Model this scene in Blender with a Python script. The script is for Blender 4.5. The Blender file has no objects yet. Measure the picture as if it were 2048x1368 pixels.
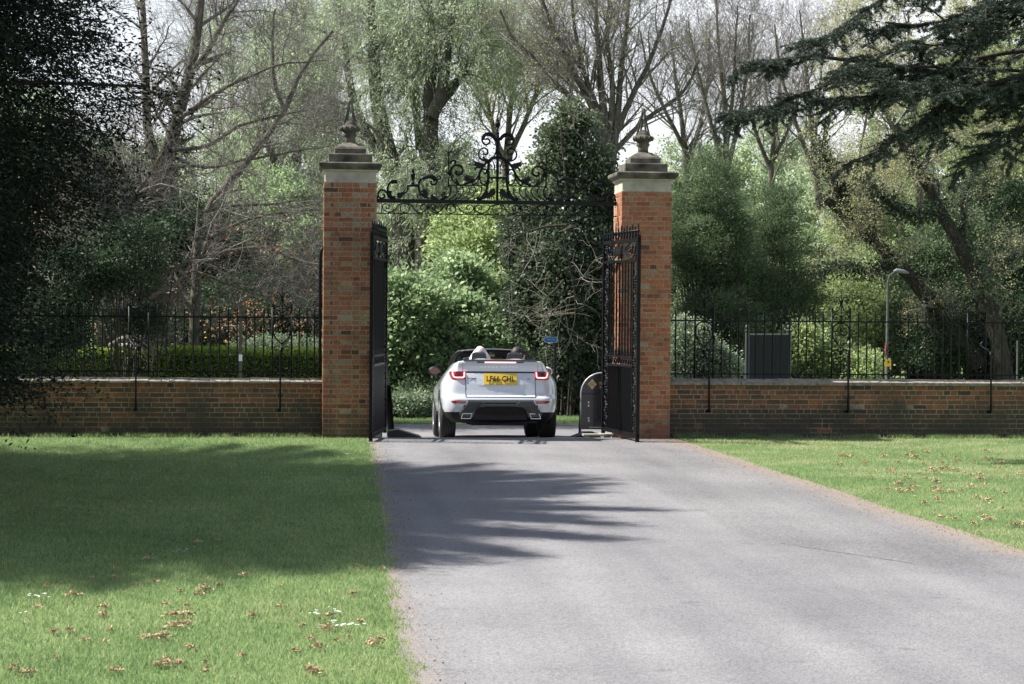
import bpy, math, random
import numpy as np
from mathutils import Vector, Matrix
SC = bpy.context.scene
COL = SC.collection
rng = np.random.default_rng(7)
random.seed(7)
rad = math.radians

# ---------------------------------------------------------------- camera, sky, sun, exposure
CAM = Vector((-3.04, -30.5, 1.97))
YAW, PITCH, ROLL = rad(6.08), rad(0.906), rad(0.45)
F = 2048 * 70 / 36.0
RC = Matrix.Rotation(-YAW, 3, 'Z') @ Matrix.Rotation(rad(90) - PITCH, 3, 'X') @ Matrix.Rotation(ROLL, 3, 'Z')
cam = bpy.data.cameras.new('camera')
cam.lens = 70; cam.sensor_width = 36; cam.clip_start = 0.1; cam.clip_end = 2000
cam.dof.use_dof = True; cam.dof.focus_distance = 31.5; cam.dof.aperture_fstop = 9.0
camo = bpy.data.objects.new('camera', cam); COL.objects.link(camo)
camo.matrix_world = Matrix.Translation(CAM) @ RC.to_4x4()
SC.camera = camo

SUN_EL, SUN_AZ = rad(51), rad(11)
SUND = Vector((-math.cos(SUN_EL) * math.cos(SUN_AZ), math.cos(SUN_EL) * math.sin(SUN_AZ), math.sin(SUN_EL)))
W = bpy.data.worlds.new('World'); SC.world = W; W.use_nodes = True
nt = W.node_tree; nt.nodes.clear()
sky = nt.nodes.new('ShaderNodeTexSky'); sky.sky_type = 'NISHITA'; sky.sun_disc = False
sky.sun_elevation = SUN_EL; sky.sun_rotation = math.atan2(SUND.x, SUND.y)
sky.air_density = 1.3; sky.dust_density = 1.3; sky.ozone_density = 1.0
tc = nt.nodes.new('ShaderNodeTexCoord')
cl = nt.nodes.new('ShaderNodeTexNoise'); cl.inputs['Scale'].default_value = 3.2; cl.inputs['Detail'].default_value = 6
cr = nt.nodes.new('ShaderNodeMapRange'); cr.inputs[1].default_value = .28; cr.inputs[2].default_value = .50
mx = nt.nodes.new('ShaderNodeMix'); mx.data_type = 'RGBA'
mx.inputs['B'].default_value = (9.6, 9.9, 10.6, 1)
bg = nt.nodes.new('ShaderNodeBackground'); bg.inputs['Strength'].default_value = 0.062
wo = nt.nodes.new('ShaderNodeOutputWorld')
L = nt.links.new
L(tc.outputs['Generated'], cl.inputs['Vector']); sx = nt.nodes.new('ShaderNodeSeparateXYZ'); hz = nt.nodes.new('ShaderNodeMapRange'); hz.inputs[1].default_value = .16; hz.inputs[2].default_value = .5; hz.inputs[3].default_value = 1; hz.inputs[4].default_value = .12
mu = nt.nodes.new('ShaderNodeMath'); mu.operation = 'MULTIPLY'; L(tc.outputs['Generated'], sx.inputs[0]); L(sx.outputs['Z'], hz.inputs[0])
L(cl.outputs['Fac'], cr.inputs[0]); L(cr.outputs[0], mu.inputs[0]); L(hz.outputs[0], mu.inputs[1]); L(mu.outputs[0], mx.inputs['Factor'])
L(sky.outputs[0], mx.inputs['A']); L(mx.outputs['Result'], bg.inputs[0]); L(bg.outputs[0], wo.inputs[0])
sl = bpy.data.lights.new('sun', 'SUN'); sl.energy = 5.0; sl.angle = rad(0.6); sl.color = (1.0, .955, .89)
so = bpy.data.objects.new('sun', sl); COL.objects.link(so); so.rotation_euler = SUND.to_track_quat('Z', 'Y').to_euler()
SC.view_settings.view_transform = 'Standard'; SC.view_settings.look = 'None'
SC.view_settings.exposure = 1.08; SC.view_settings.gamma = 1.0
SC.cycles.max_bounces = 6; SC.cycles.diffuse_bounces = 3; SC.cycles.glossy_bounces = 3
SC.cycles.transmission_bounces = 4; SC.cycles.transparent_max_bounces = 8
SC.cycles.use_denoising = True; SC.cycles.sample_clamp_indirect = 5; SC.cycles.sample_clamp_direct = 3

# ---------------------------------------------------------------- placing helpers
def ray(px, py):
    return RC @ Vector(((px - 1024) / F, -(py - 684) / F, -1.0))
def at(px, py, Y):
    d = ray(px, py); return CAM + d * ((Y - CAM.y) / d.y)
def gnd(px, py, z=0.0):
    d = ray(px, py); return CAM + d * ((z - CAM.z) / d.z)
def gz(y):
    return np.interp(y, [0, .3, 2.0, 4.5, 6.5, 9, 30, 80], [0, -.01, -.15, -.27, -.32, -.34, -.5, -.6])

# ---------------------------------------------------------------- object helpers
def thing(name, label, cat, loc=(0, 0, 0), rotz=0.0, group=None):
    o = bpy.data.objects.new(name, None); COL.objects.link(o); o.empty_display_size = .1
    o.location = loc; o.rotation_euler = (0, 0, rotz)
    o['label'] = label; o['category'] = cat
    if group: o['group'] = group
    return o
def tag(o, label, cat, group=None, kind=None):
    o['label'] = label; o['category'] = cat
    if group: o['group'] = group
    if kind: o['kind'] = kind
    return o
def struct(o, label=None):
    o['kind'] = 'structure'
    if label: o['label'] = label
    return o

def mesh_np(name, V, faces, mats, parent=None, rnd=None, smooth=False, midx=None, extra=None):
    """faces: list of integer arrays (n,k)"""
    me = bpy.data.meshes.new(name)
    V = np.asarray(V, dtype=np.float32)
    faces = [np.asarray(f, dtype=np.int32) for f in faces if len(f)]
    me.vertices.add(len(V)); me.vertices.foreach_set('co', V.ravel())
    tot = np.concatenate([np.full(len(f), f.shape[1], np.int32) for f in faces])
    loops = np.concatenate([f.ravel() for f in faces])
    me.loops.add(len(loops)); me.loops.foreach_set('vertex_index', loops)
    me.polygons.add(len(tot))
    st = np.zeros(len(tot), np.int32); st[1:] = np.cumsum(tot)[:-1]
    me.polygons.foreach_set('loop_start', st); me.polygons.foreach_set('loop_total', tot)
    if midx is not None: me.polygons.foreach_set('material_index', np.asarray(midx, np.int32))
    if smooth: me.polygons.foreach_set('use_smooth', np.ones(len(tot), bool))
    if rnd is not None:
        a = me.attributes.new('rnd', 'FLOAT', 'FACE'); a.data.foreach_set('value', np.asarray(rnd, np.float32))
    if extra is not None:
        for k, v in extra.items():
            a = me.attributes.new(k, 'FLOAT', 'POINT'); a.data.foreach_set('value', np.asarray(v, np.float32))
    me.update(calc_edges=True); me.validate()
    for m in (mats if isinstance(mats, (list, tuple)) else [mats]): me.materials.append(m)
    o = bpy.data.objects.new(name, me); COL.objects.link(o)
    if parent: o.parent = parent
    return o

class MB:
    def __init__(s): s.v = []; s.f = []; s.a = []; s.m = []; s.cur = 0; s.av = 0.0
    def face(s, idx): s.f.append(tuple(idx)); s.a.append(s.av); s.m.append(s.cur)
    def box(s, x0, x1, y0, y1, z0, z1):
        b = len(s.v)
        s.v += [(x0,y0,z0),(x1,y0,z0),(x1,y1,z0),(x0,y1,z0),(x0,y0,z1),(x1,y0,z1),(x1,y1,z1),(x0,y1,z1)]
        for q in ((0,3,2,1),(4,5,6,7),(0,1,5,4),(1,2,6,5),(2,3,7,6),(3,0,4,7)): s.face([b+i for i in q])
        return s
    def grid(s, P, nu, nv, closeu=False):
        """P list of nu*nv points row-major (nv rows of nu)"""
        b = len(s.v); s.v += [tuple(p) for p in P]
        for j in range(nv - 1):
            for i in range(nu - (0 if closeu else 1)):
                i2 = (i + 1) % nu
                s.face([b+j*nu+i, b+j*nu+i2, b+(j+1)*nu+i2, b+(j+1)*nu+i])
        return s
    def tube(s, pts, r, n=6, cap=True):
        pts = [Vector(p) for p in pts]; K = len(pts)
        rs = r if isinstance(r, (list, tuple, np.ndarray)) else [r] * K
        P = []; up = None
        for i, p in enumerate(pts):
            t = (pts[min(i+1, K-1)] - pts[max(i-1, 0)])
            if t.length < 1e-9: t = Vector((0, 0, 1))
            t.normalize()
            if up is None:
                up = Vector((0, 1, 0)) if abs(t.y) < .9 else Vector((1, 0, 0))
            a = (up - t * up.dot(t))
            if a.length < 1e-6: a = t.orthogonal()
            a.normalize(); b = t.cross(a); up = a
            for k in range(n):
                an = 2 * math.pi * (k + .5) / n
                P.append(p + (a * math.cos(an) + b * math.sin(an)) * rs[i])
        b0 = len(s.v); s.grid(P, n, K, True)
        if cap:
            s.face([b0 + k for k in range(n)][::-1]); s.face([b0 + (K-1)*n + k for k in range(n)])
        return s
    def lathe(s, prof, n=16, c=(0, 0, 0), sq=False, rot=0.0):
        """prof: list of (r,z); sq -> square section with half side r"""
        P = []
        if sq:
            n = 4
            for r, z in prof:
                for (a, b) in ((-1,-1),(1,-1),(1,1),(-1,1)): P.append((c[0]+a*r, c[1]+b*r, c[2]+z))
        else:
            for r, z in prof:
                for k in range(n):
                    an = 2*math.pi*k/n + rot; P.append((c[0]+r*math.cos(an), c[1]+r*math.sin(an), c[2]+z))
        b0 = len(s.v); s.grid(P, n, len(prof), True)
        s.face([b0+k for k in range(n)][::-1]); s.face([b0+(len(prof)-1)*n+k for k in range(n)])
        return s
    def ball(s, c, r, n=10, m=7, sc=(1,1,1)):
        P = []
        for j in range(m + 1):
            th = -math.pi/2 + math.pi*j/m; rr = max(math.cos(th), .02)
            for k in range(n):
                an = 2*math.pi*k/n
                P.append((c[0]+r*sc[0]*rr*math.cos(an), c[1]+r*sc[1]*rr*math.sin(an), c[2]+r*sc[2]*math.sin(th)))
        s.grid(P, n, m+1, True); return s
    def prism(s, poly, f0, f1):
        """poly: 2D points; f0,f1: functions mapping 2D pt -> 3D pt"""
        n = len(poly); b = len(s.v)
        s.v += [tuple(f0(p)) for p in poly] + [tuple(f1(p)) for p in poly]
        s.face(list(range(b, b+n))); s.face(list(range(b+2*n-1, b+n-1, -1)))
        for i in range(n):
            j = (i+1) % n; s.face([b+j, b+i, b+n+i, b+n+j])
        return s
    def build(s, name, mats, parent=None, smooth=False, bevel=0, matrix=None):
        me = bpy.data.meshes.new(name)
        V = s.v if matrix is None else [tuple(matrix @ Vector(p)) for p in s.v]
        me.from_pydata([tuple(map(float, p)) for p in V], [], s.f)
        for m in (mats if isinstance(mats, (list, tuple)) else [mats]): me.materials.append(m)
        me.polygons.foreach_set('material_index', s.m)
        a = me.attributes.new('rnd', 'FLOAT', 'FACE'); a.data.foreach_set('value', s.a)
        if smooth: me.polygons.foreach_set('use_smooth', [True]*len(me.polygons))
        me.update()
        o = bpy.data.objects.new(name, me); COL.objects.link(o)
        if parent: o.parent = parent
        if bevel:
            b = o.modifiers.new('bevel', 'BEVEL'); b.width = bevel; b.segments = 2; b.limit_method = 'ANGLE'; b.angle_limit = rad(35)
        return o

def smoothpts(pts, n=5):
    """Catmull-Rom through the points (tuples of any length)"""
    P = [np.array(p, float) for p in pts]
    if len(P) < 3: return [tuple(p) for p in P]
    Q = [2*P[0]-P[1]] + P + [2*P[-1]-P[-2]]; out = []
    for i in range(1, len(Q)-2):
        for k in range(n):
            t = k/n
            out.append(tuple(.5*((2*Q[i]) + (-Q[i-1]+Q[i+1])*t + (2*Q[i-1]-5*Q[i]+4*Q[i+1]-Q[i+2])*t*t + (-Q[i-1]+3*Q[i]-3*Q[i+1]+Q[i+2])*t**3)))
    out.append(tuple(P[-1])); return out
def spiral(cx, cz, r0, r1, a0, a1, n=16):
    return [(cx + (r0+(r1-r0)*i/(n-1))*math.cos(rad(a0+(a1-a0)*i/(n-1))), cz + (r0+(r1-r0)*i/(n-1))*math.sin(rad(a0+(a1-a0)*i/(n-1)))) for i in range(n)]

# ---------------------------------------------------------------- materials
def newmat(name):
    m = bpy.data.materials.new(name); m.use_nodes = True
    return m, m.node_tree, m.node_tree.nodes['Principled BSDF']
def simple(name, col, rough=.5, metal=0, spec=.5, coat=0, emis=None, estr=0, noise=0, nscale=20, bump=0, bscale=60):
    m, t, p = newmat(name)
    p.inputs['Base Color'].default_value = (*col, 1); p.inputs['Roughness'].default_value = rough
    p.inputs['Metallic'].default_value = metal; p.inputs['Specular IOR Level'].default_value = spec
    p.inputs['Coat Weight'].default_value = coat; p.inputs['Coat Roughness'].default_value = .06
    if emis: p.inputs['Emission Color'].default_value = (*emis, 1); p.inputs['Emission Strength'].default_value = estr
    if noise or bump:
        tc = t.nodes.new('ShaderNodeTexCoord')
    if noise:
        n = t.nodes.new('ShaderNodeTexNoise'); n.inputs['Scale'].default_value = nscale; n.inputs['Detail'].default_value = 6
        r = t.nodes.new('ShaderNodeMapRange'); r.inputs[1].default_value = .3; r.inputs[2].default_value = .7
        r.inputs[3].default_value = 1-noise; r.inputs[4].default_value = 1+noise*.6
        mm = t.nodes.new('ShaderNodeMix'); mm.data_type = 'RGBA'; mm.blend_type = 'MULTIPLY'; mm.inputs['Factor'].default_value = 1
        mm.inputs['A'].default_value = (*col, 1)
        t.links.new(tc.outputs['Object'], n.inputs['Vector']); t.links.new(n.outputs['Fac'], r.inputs[0])
        t.links.new(r.outputs[0], mm.inputs['B']); t.links.new(mm.outputs['Result'], p.inputs['Base Color'])
    if bump:
        n2 = t.nodes.new('ShaderNodeTexNoise'); n2.inputs['Scale'].default_value = bscale; n2.inputs['Detail'].default_value = 5
        b = t.nodes.new('ShaderNodeBump'); b.inputs['Strength'].default_value = bump; b.inputs['Distance'].default_value = .01
        t.links.new(tc.outputs['Object'], n2.inputs['Vector']); t.links.new(n2.outputs['Fac'], b.inputs['Height']); t.links.new(b.outputs[0], p.inputs['Normal'])
    return m
def ramp(t, stops, interp='LINEAR'):
    r = t.nodes.new('ShaderNodeValToRGB'); r.color_ramp.interpolation = interp
    el = r.color_ramp.elements
    el[0].position, el[0].color = stops[0][0], (*stops[0][1], 1)
    el[1].position, el[1].color = stops[-1][0], (*stops[-1][1], 1)
    for p, c in stops[1:-1]:
        e = el.new(p); e.color = (*c, 1)
    return r
def leafmat(name, stops, transl=.35, rough=.5, spec=.4, tcol=None):
    m, t, p = newmat(name)
    at_ = t.nodes.new('ShaderNodeAttribute'); at_.attribute_name = 'rnd'
    r = ramp(t, stops); t.links.new(at_.outputs['Fac'], r.inputs[0])
    t.links.new(r.outputs[0], p.inputs['Base Color'])
    p.inputs['Roughness'].default_value = rough; p.inputs['Specular IOR Level'].default_value = spec
    tr = t.nodes.new('ShaderNodeBsdfTranslucent'); mxs = t.nodes.new('ShaderNodeMixShader'); mxs.inputs[0].default_value = transl
    hs = t.nodes.new('ShaderNodeHueSaturation'); hs.inputs['Value'].default_value = 1.5; hs.inputs['Saturation'].default_value = 1.0; hs.inputs['Hue'].default_value = .49
    t.links.new(r.outputs[0], hs.inputs['Color']); t.links.new(hs.outputs[0], tr.inputs[0])
    out = t.nodes['Material Output']
    t.links.new(p.outputs[0], mxs.inputs[1]); t.links.new(tr.outputs[0], mxs.inputs[2]); t.links.new(mxs.outputs[0], out.inputs[0])
    return m
# ================================================================ GROUND, ROAD, GRASS
LE = [(700, 852), (732, 874), (742, 890), (748, 930), (762, 1000), (775, 1080), (778, 1160), (790, 1230), (806, 1300), (832, 1368)]
RE = [(1300, 868), (1352, 878), (1440, 905), (1560, 945), (1680, 982), (1800, 1025), (1950, 1070), (2060, 1106)]
Lg = [gnd(*p) for p in LE]; Rg = [gnd(*p) for p in RE]
Ly = np.array([p.y for p in Lg][::-1]); Lx = np.array([p.x for p in Lg][::-1])
Ry = np.array([p.y for p in Rg][::-1]); Rx = np.array([p.x for p in Rg][::-1])
Ly = np.concatenate([[-60], Ly]); Lx = np.concatenate([[Lx[0] - .6], Lx])
Ry = np.concatenate([[-60, Ry[0] - 8], Ry]); Rx = np.concatenate([[Rx[0] + 16, Rx[0] + 5], Rx])
def xl(y): return np.interp(y, Ly, Lx)
def xr(y): return np.interp(y, Ry, Rx)
def wob(y, s=0): return .030*np.sin(y*4.1+s)+.024*np.sin(y*9.3+2*s+1)+.016*np.sin(y*21.7+s)

def ground_mat():
    m, t, p = newmat('ground_grass')
    tc = t.nodes.new('ShaderNodeTexCoord')
    n1 = t.nodes.new('ShaderNodeTexNoise'); n1.inputs['Scale'].default_value = .6; n1.inputs['Detail'].default_value = 8
    n2 = t.nodes.new('ShaderNodeTexNoise'); n2.inputs['Scale'].default_value = 30; n2.inputs['Detail'].default_value = 6
    t.links.new(tc.outputs['Object'], n1.inputs['Vector']); t.links.new(tc.outputs['Object'], n2.inputs['Vector'])
    r1 = ramp(t, [(.3, (.075, .12, .05)), (.5, (.12, .18, .08)), (.7, (.17, .19, .10))])
    r2 = ramp(t, [(.3, (.55, .5, .4)), (.65, (1.3, 1.3, 1.1))])
    t.links.new(n1.outputs['Fac'], r1.inputs[0]); t.links.new(n2.outputs['Fac'], r2.inputs[0])
    mm = t.nodes.new('ShaderNodeMix'); mm.data_type = 'RGBA'; mm.blend_type = 'MULTIPLY'; mm.inputs['Factor'].default_value = 1
    t.links.new(r1.outputs[0], mm.inputs['A']); t.links.new(r2.outputs[0], mm.inputs['B']); t.links.new(mm.outputs['Result'], p.inputs['Base Color'])
    p.inputs['Roughness'].default_value = .9; p.inputs['Specular IOR Level'].default_value = .1
    return m
ys = np.concatenate([np.linspace(-60, -2, 30), np.linspace(-1.5, 12, 50), np.linspace(13, 90, 30), [150, 300, 800]])
xs = np.concatenate([[-600, -200, -90], np.linspace(-50, 60, 56), [100, 250, 700]])
XX, YY = np.meshgrid(xs, ys)
V = np.stack([XX.ravel(), YY.ravel(), gz(YY.ravel())], 1)
nx, ny = len(xs), len(ys)
ii = (np.arange(ny-1)[:, None]*nx + np.arange(nx-1)[None, :]).ravel()
struct(mesh_np('ground', V, [np.stack([ii, ii+1, ii+1+nx, ii+nx], 1)], ground_mat(), smooth=True), 'grass and soil ground')

def road_mat():
    m, t, p = newmat('asphalt')
    tc = t.nodes.new('ShaderNodeTexCoord')
    def noise(sc, det=5, rough=.6, dim=None):
        n = t.nodes.new('ShaderNodeTexNoise'); n.inputs['Scale'].default_value = sc; n.inputs['Detail'].default_value = det
        n.inputs['Roughness'].default_value = rough; t.links.new(tc.outputs['Object'], n.inputs['Vector']); return n
    fine = t.nodes.new('ShaderNodeTexVoronoi'); fine.inputs['Scale'].default_value = 75; t.links.new(tc.outputs['Object'], fine.inputs['Vector'])
    rf = ramp(t, [(0, (.62, .61, .63)), (.45, (1, 1, 1)), (1, (1.35, 1.34, 1.33))])
    t.links.new(fine.outputs['Color'], rf.inputs[0])
    big = noise(.35, 6); rb = ramp(t, [(.3, (.142, .139, .144)), (.52, (.182, .179, .184)), (.75, (.22, .217, .22))])
    t.links.new(big.outputs['Fac'], rb.inputs[0])
    mm = t.nodes.new('ShaderNodeMix'); mm.data_type = 'RGBA'; mm.blend_type = 'MULTIPLY'; mm.inputs['Factor'].default_value = .8
    t.links.new(rb.outputs[0], mm.inputs['A']); t.links.new(rf.outputs[0], mm.inputs['B'])
    # coarse worn zone: attribute 'worn'
    wa = t.nodes.new('ShaderNodeAttribute'); wa.attribute_name = 'worn'
    n3 = noise(26, 4, .8); r3 = ramp(t, [(.38, (.55, .54, .53)), (.55, (1.0, 1.0, .98)), (.7, (1.25, 1.24, 1.2))])
    t.links.new(n3.outputs['Fac'], r3.inputs[0])
    mw = t.nodes.new('ShaderNodeMix'); mw.data_type = 'RGBA'; mw.blend_type = 'MULTIPLY'
    t.links.new(wa.outputs['Fac'], mw.inputs['Factor']); t.links.new(mm.outputs['Result'], mw.inputs['A']); t.links.new(r3.outputs[0], mw.inputs['B'])
    # tyre-polished tracks, oil stains and old patching
    mp = t.nodes.new('ShaderNodeMapping'); mp.inputs['Scale'].default_value = (1.5, .10, 1); mp.inputs['Rotation'].default_value = (0, 0, .12); t.links.new(tc.outputs['Object'], mp.inputs[0])
    nt1 = t.nodes.new('ShaderNodeTexNoise'); nt1.inputs['Scale'].default_value = 1.0; nt1.inputs['Detail'].default_value = 4; t.links.new(mp.outputs[0], nt1.inputs['Vector'])
    rt = ramp(t, [(.35, (.86, .86, .87)), (.5, (1, 1, 1)), (.65, (1.10, 1.10, 1.09))]); t.links.new(nt1.outputs['Fac'], rt.inputs[0])
    ns = noise(1.7, 7, .65); rs = ramp(t, [(.30, (.70, .70, .71)), (.38, (1, 1, 1)), (.62, (1, 1, 1)), (.72, (1.12, 1.11, 1.08))]); t.links.new(ns.outputs['Fac'], rs.inputs[0])
    mt = t.nodes.new('ShaderNodeMix'); mt.data_type = 'RGBA'; mt.blend_type = 'MULTIPLY'; mt.inputs['Factor'].default_value = 1; t.links.new(rt.outputs[0], mt.inputs['A']); t.links.new(rs.outputs[0], mt.inputs['B'])
    mt2 = t.nodes.new('ShaderNodeMix'); mt2.data_type = 'RGBA'; mt2.blend_type = 'MULTIPLY'; mt2.inputs['Factor'].default_value = 1; t.links.new(mw.outputs['Result'], mt2.inputs['A']); t.links.new(mt.outputs['Result'], mt2.inputs['B']); mw = mt2
    # blossom and husk litter along the edges: attribute 'edge' 1 at the verge
    ea = t.nodes.new('ShaderNodeAttribute'); ea.attribute_name = 'edge'
    n4 = noise(9, 8, .75); n5 = noise(60, 5, .7)
    ad = t.nodes.new('ShaderNodeMath'); ad.operation = 'ADD'; t.links.new(n4.outputs['Fac'], ad.inputs[0]); t.links.new(n5.outputs['Fac'], ad.inputs[1])
    a2 = t.nodes.new('ShaderNodeMath'); a2.operation = 'ADD'; t.links.new(ad.outputs[0], a2.inputs[0]); t.links.new(ea.outputs['Fac'], a2.inputs[1])
    mr = t.nodes.new('ShaderNodeMapRange'); mr.inputs[1].default_value = 1.36; mr.inputs[2].default_value = 1.75; t.links.new(a2.outputs[0], mr.inputs[0])
    rl = ramp(t, [(.3, (.15, .115, .085)), (.6, (.27, .215, .17))]); t.links.new(n5.outputs['Fac'], rl.inputs[0])
    m3 = t.nodes.new('ShaderNodeMix'); m3.data_type = 'RGBA'
    t.links.new(mr.outputs[0], m3.inputs['Factor']); t.links.new(mw.outputs['Result'], m3.inputs['A']); t.links.new(rl.outputs[0], m3.inputs['B'])
    t.links.new(m3.outputs['Result'], p.inputs['Base Color'])
    b = t.nodes.new('ShaderNodeBump'); b.inputs['Strength'].default_value = .5; b.inputs['Distance'].default_value = .006
    t.links.new(fine.outputs['Distance'], b.inputs['Height']); t.links.new(b.outputs[0], p.inputs['Normal'])
    p.inputs['Roughness'].default_value = .85; p.inputs['Specular IOR Level'].default_value = .25
    return m
ROADM = road_mat()
# crack line between the newer and the worn asphalt (px,py) on the photo's ground
crk = [(1040, 898), (1130, 925), (1250, 955), (1330, 990), (1400, 1050), (1450, 1076), (1560, 1087), (1640, 1100), (1760, 1118), (1830, 1129), (2048, 1160), (2300, 1200)]
ck = [gnd(*p) for p in crk]; cx_ = np.array([p.x for p in ck]); cy_ = np.array([p.y for p in ck])
yr_ = np.concatenate([np.linspace(-60, -22, 20), np.linspace(-21.5, -.3, 130), np.linspace(-.1, 5.2, 24)])
nu = 90; V = []; E = []; Wn = []
for y in yr_:
    a, b = float(xl(y)), float(xr(y))
    if y > .3: k = min(1, (y-.3)/4.5); a -= 2.0*k**2; b += 2.5*k**2
    w = rng.normal(0, .02)
    for i in range(nu):
        s = i/(nu-1); s = s + .12*math.sin(2*math.pi*s)/(2*math.pi)*-1
        x = a + (b-a)*s
        jx = 0
        if i == 0: jx = -abs(rng.normal(0, .03))
        V.append((x+jx, y, float(gz(y)) + .004))
        dl, dr = x-a, b-x
        e = max(0, 1-dl/.38)*.62, max(0, 1-dr/(.9 if y < -1.5 else 1.4))*.72
        E.append(max(e))
        cyv = np.interp(x, cx_, cy_, left=-99)
        Wn.append(.65*float(np.clip((y-cyv)/.35+.5, 0, 1))*(1 if y < 1 else 0)*float(np.clip((x-cx_[0])/.8, 0, 1)))
ny = len(yr_); ii = (np.arange(ny-1)[:, None]*nu + np.arange(nu-1)[None, :]).ravel()
struct(mesh_np('driveway', V, [np.stack([ii, ii+1, ii+1+nu, ii+nu], 1)], ROADM, extra={'edge': E, 'worn': Wn}), 'pale grey asphalt drive through the gateway')
# cross road behind the wall
ys = np.linspace(4.4, 9.7, 12); xs = np.linspace(-60, 70, 140); V = []; E = []
for y in ys:
    for x in xs: V.append((x, y, float(gz(y)) + .008)); E.append(max(0, 1-abs(y-9.7)/.5)*.6)
nx = len(xs); ii = (np.arange(len(ys)-1)[:, None]*nx + np.arange(nx-1)[None, :]).ravel()
struct(mesh_np('road', V, [np.stack([ii, ii+1, ii+1+nx, ii+nx], 1)], ROADM, extra={'edge': E, 'worn': np.zeros(len(V))}), 'asphalt road crossing behind the gates')
# the open crack itself
mb = MB(); cp = [gnd(x, y) for x, y in crk[6:10]]; cp = smoothpts([tuple(p) for p in cp], 14)
P = []
for i, p in enumerate(cp):
    w = .005 + .022*abs(math.sin(i*1.7))*random.random(); j = random.uniform(-.02, .02)
    P += [(p[0], p[1]+j-w, .0055), (p[0], p[1]+j+w, .0055)]
mb.grid(P, 2, len(cp)); struct(mb.build('road_crack', simple('crack', (.05, .05, .05), .95)))

GRASS = leafmat('grass_blade', [(0, (.090, .16, .065)), (.35, (.175, .27, .112)), (.68, (.295, .385, .175)), (.88, (.40, .44, .24)), (1, (.52, .46, .30))], transl=.45, rough=.6, spec=.25)
def blades(name, X, Y, h, w, mat, lab, dry=0.0):
    n = len(X); a = rng.uniform(0, 2*np.pi, n); hh = h*rng.uniform(.5, 1.25, n); ww = w*rng.uniform(.7, 1.3, n)
    lean = rng.normal(0, .45, (n, 2))*hh[:, None]
    Z = gz(Y)
    V = np.zeros((n, 3, 3), np.float32)
    V[:, 0] = np.stack([X-np.cos(a)*ww, Y-np.sin(a)*ww, Z-.002], 1)
    V[:, 1] = np.stack([X+np.cos(a)*ww, Y+np.sin(a)*ww, Z-.002], 1)
    V[:, 2] = np.stack([X+lean[:, 0], Y+lean[:, 1], Z+hh], 1)
    patch = .5+.25*np.sin(X*1.3+np.sin(Y*.9)*2)*np.cos(Y*.8+np.sin(X*1.1)*1.7)+.25*np.sin(X*7.3+np.sin(Y*5.1)*2)*np.cos(Y*6.2+np.sin(X*4.7)*2.2)
    pd = np.clip(np.sin(X*2.3+np.sin(Y*1.9)*1.5)*np.sin(Y*3.1+np.sin(X*1.3)*2)+np.exp(-((Y+1.2)/1.0)**2)*.9, 0, 1)
    r = np.clip(rng.beta(1.6, 2.0, n)*.62 + .34*patch + (rng.random(n) < .03+dry*pd)*rng.uniform(.3, .6, n), 0, 1)
    o = mesh_np(name, V.reshape(-1, 3), [np.arange(n*3).reshape(n, 3)], mat, rnd=r)
    o['kind'] = 'stuff'; o['label'] = lab; return o
def scatter(n, x0, x1, y0, y1, dens, cond):
    X = rng.uniform(x0, x1, n); Y = rng.uniform(y0, y1, n)
    k = (rng.random(n) < dens(Y)) & cond(X, Y); return X[k], Y[k]
dn = lambda Y: np.clip((14/(Y+32.0))**1.2, .25, 1)
N = 1150000
X, Y = scatter(N, -12.5, -1.6, -21.5, .18, dn, lambda X, Y: (X < xl(Y)+wob(Y)+rng.normal(0, .03, len(X))+.02) & (X > -3.04-(Y+30.5)*.26-.6))
tag(blades('grass', X, Y, .033, .0033, GRASS, 'mown lawn left of the drive'), 'short mown lawn in tree shade left of the drive', 'grass', kind='stuff')
X, Y = scatter(1250000, 1.6, 21, -20, .18, dn, lambda X, Y: (X > xr(Y)+wob(Y, 2)+rng.normal(0, .035, len(X))-.02) & (X < -3.04+(Y+30.5)*.56+.6))
tag(blades('grass', X, Y, .030, .0033, GRASS, 'sunlit lawn right of the drive', .75), 'sunlit lawn with dry patches right of the drive', 'grass', kind='stuff')
X, Y = scatter(90000, -9, 12, 9.7, 13, lambda Y: 1+0*Y, lambda X, Y: X > -99)
tag(blades('grass', X, Y, .06, .006, GRASS, 'verge'), 'grass verge beyond the crossing road', 'grass', kind='stuff')
# longer tufts along the foot of the walls
def tufts(name, x0, x1, n, y0, y1, h, lab):
    X = rng.uniform(x0, x1, n); Y = rng.uniform(y0, y1, n); k = np.sin(X*7+np.sin(X*3)*2)+rng.normal(0, .6, n) > -.2
    tag(blades(name, X[k], Y[k], h, .005, GRASS, lab), lab, 'grass', kind='stuff')
tufts('grass_tufts', -12, -1.95, 20000, .05, .24, .075, 'longer grass along the foot of the left wall')
tufts('grass_tufts', 2.8, 14, 22000, .03, .24, .07, 'longer grass along the foot of the right wall')

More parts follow.
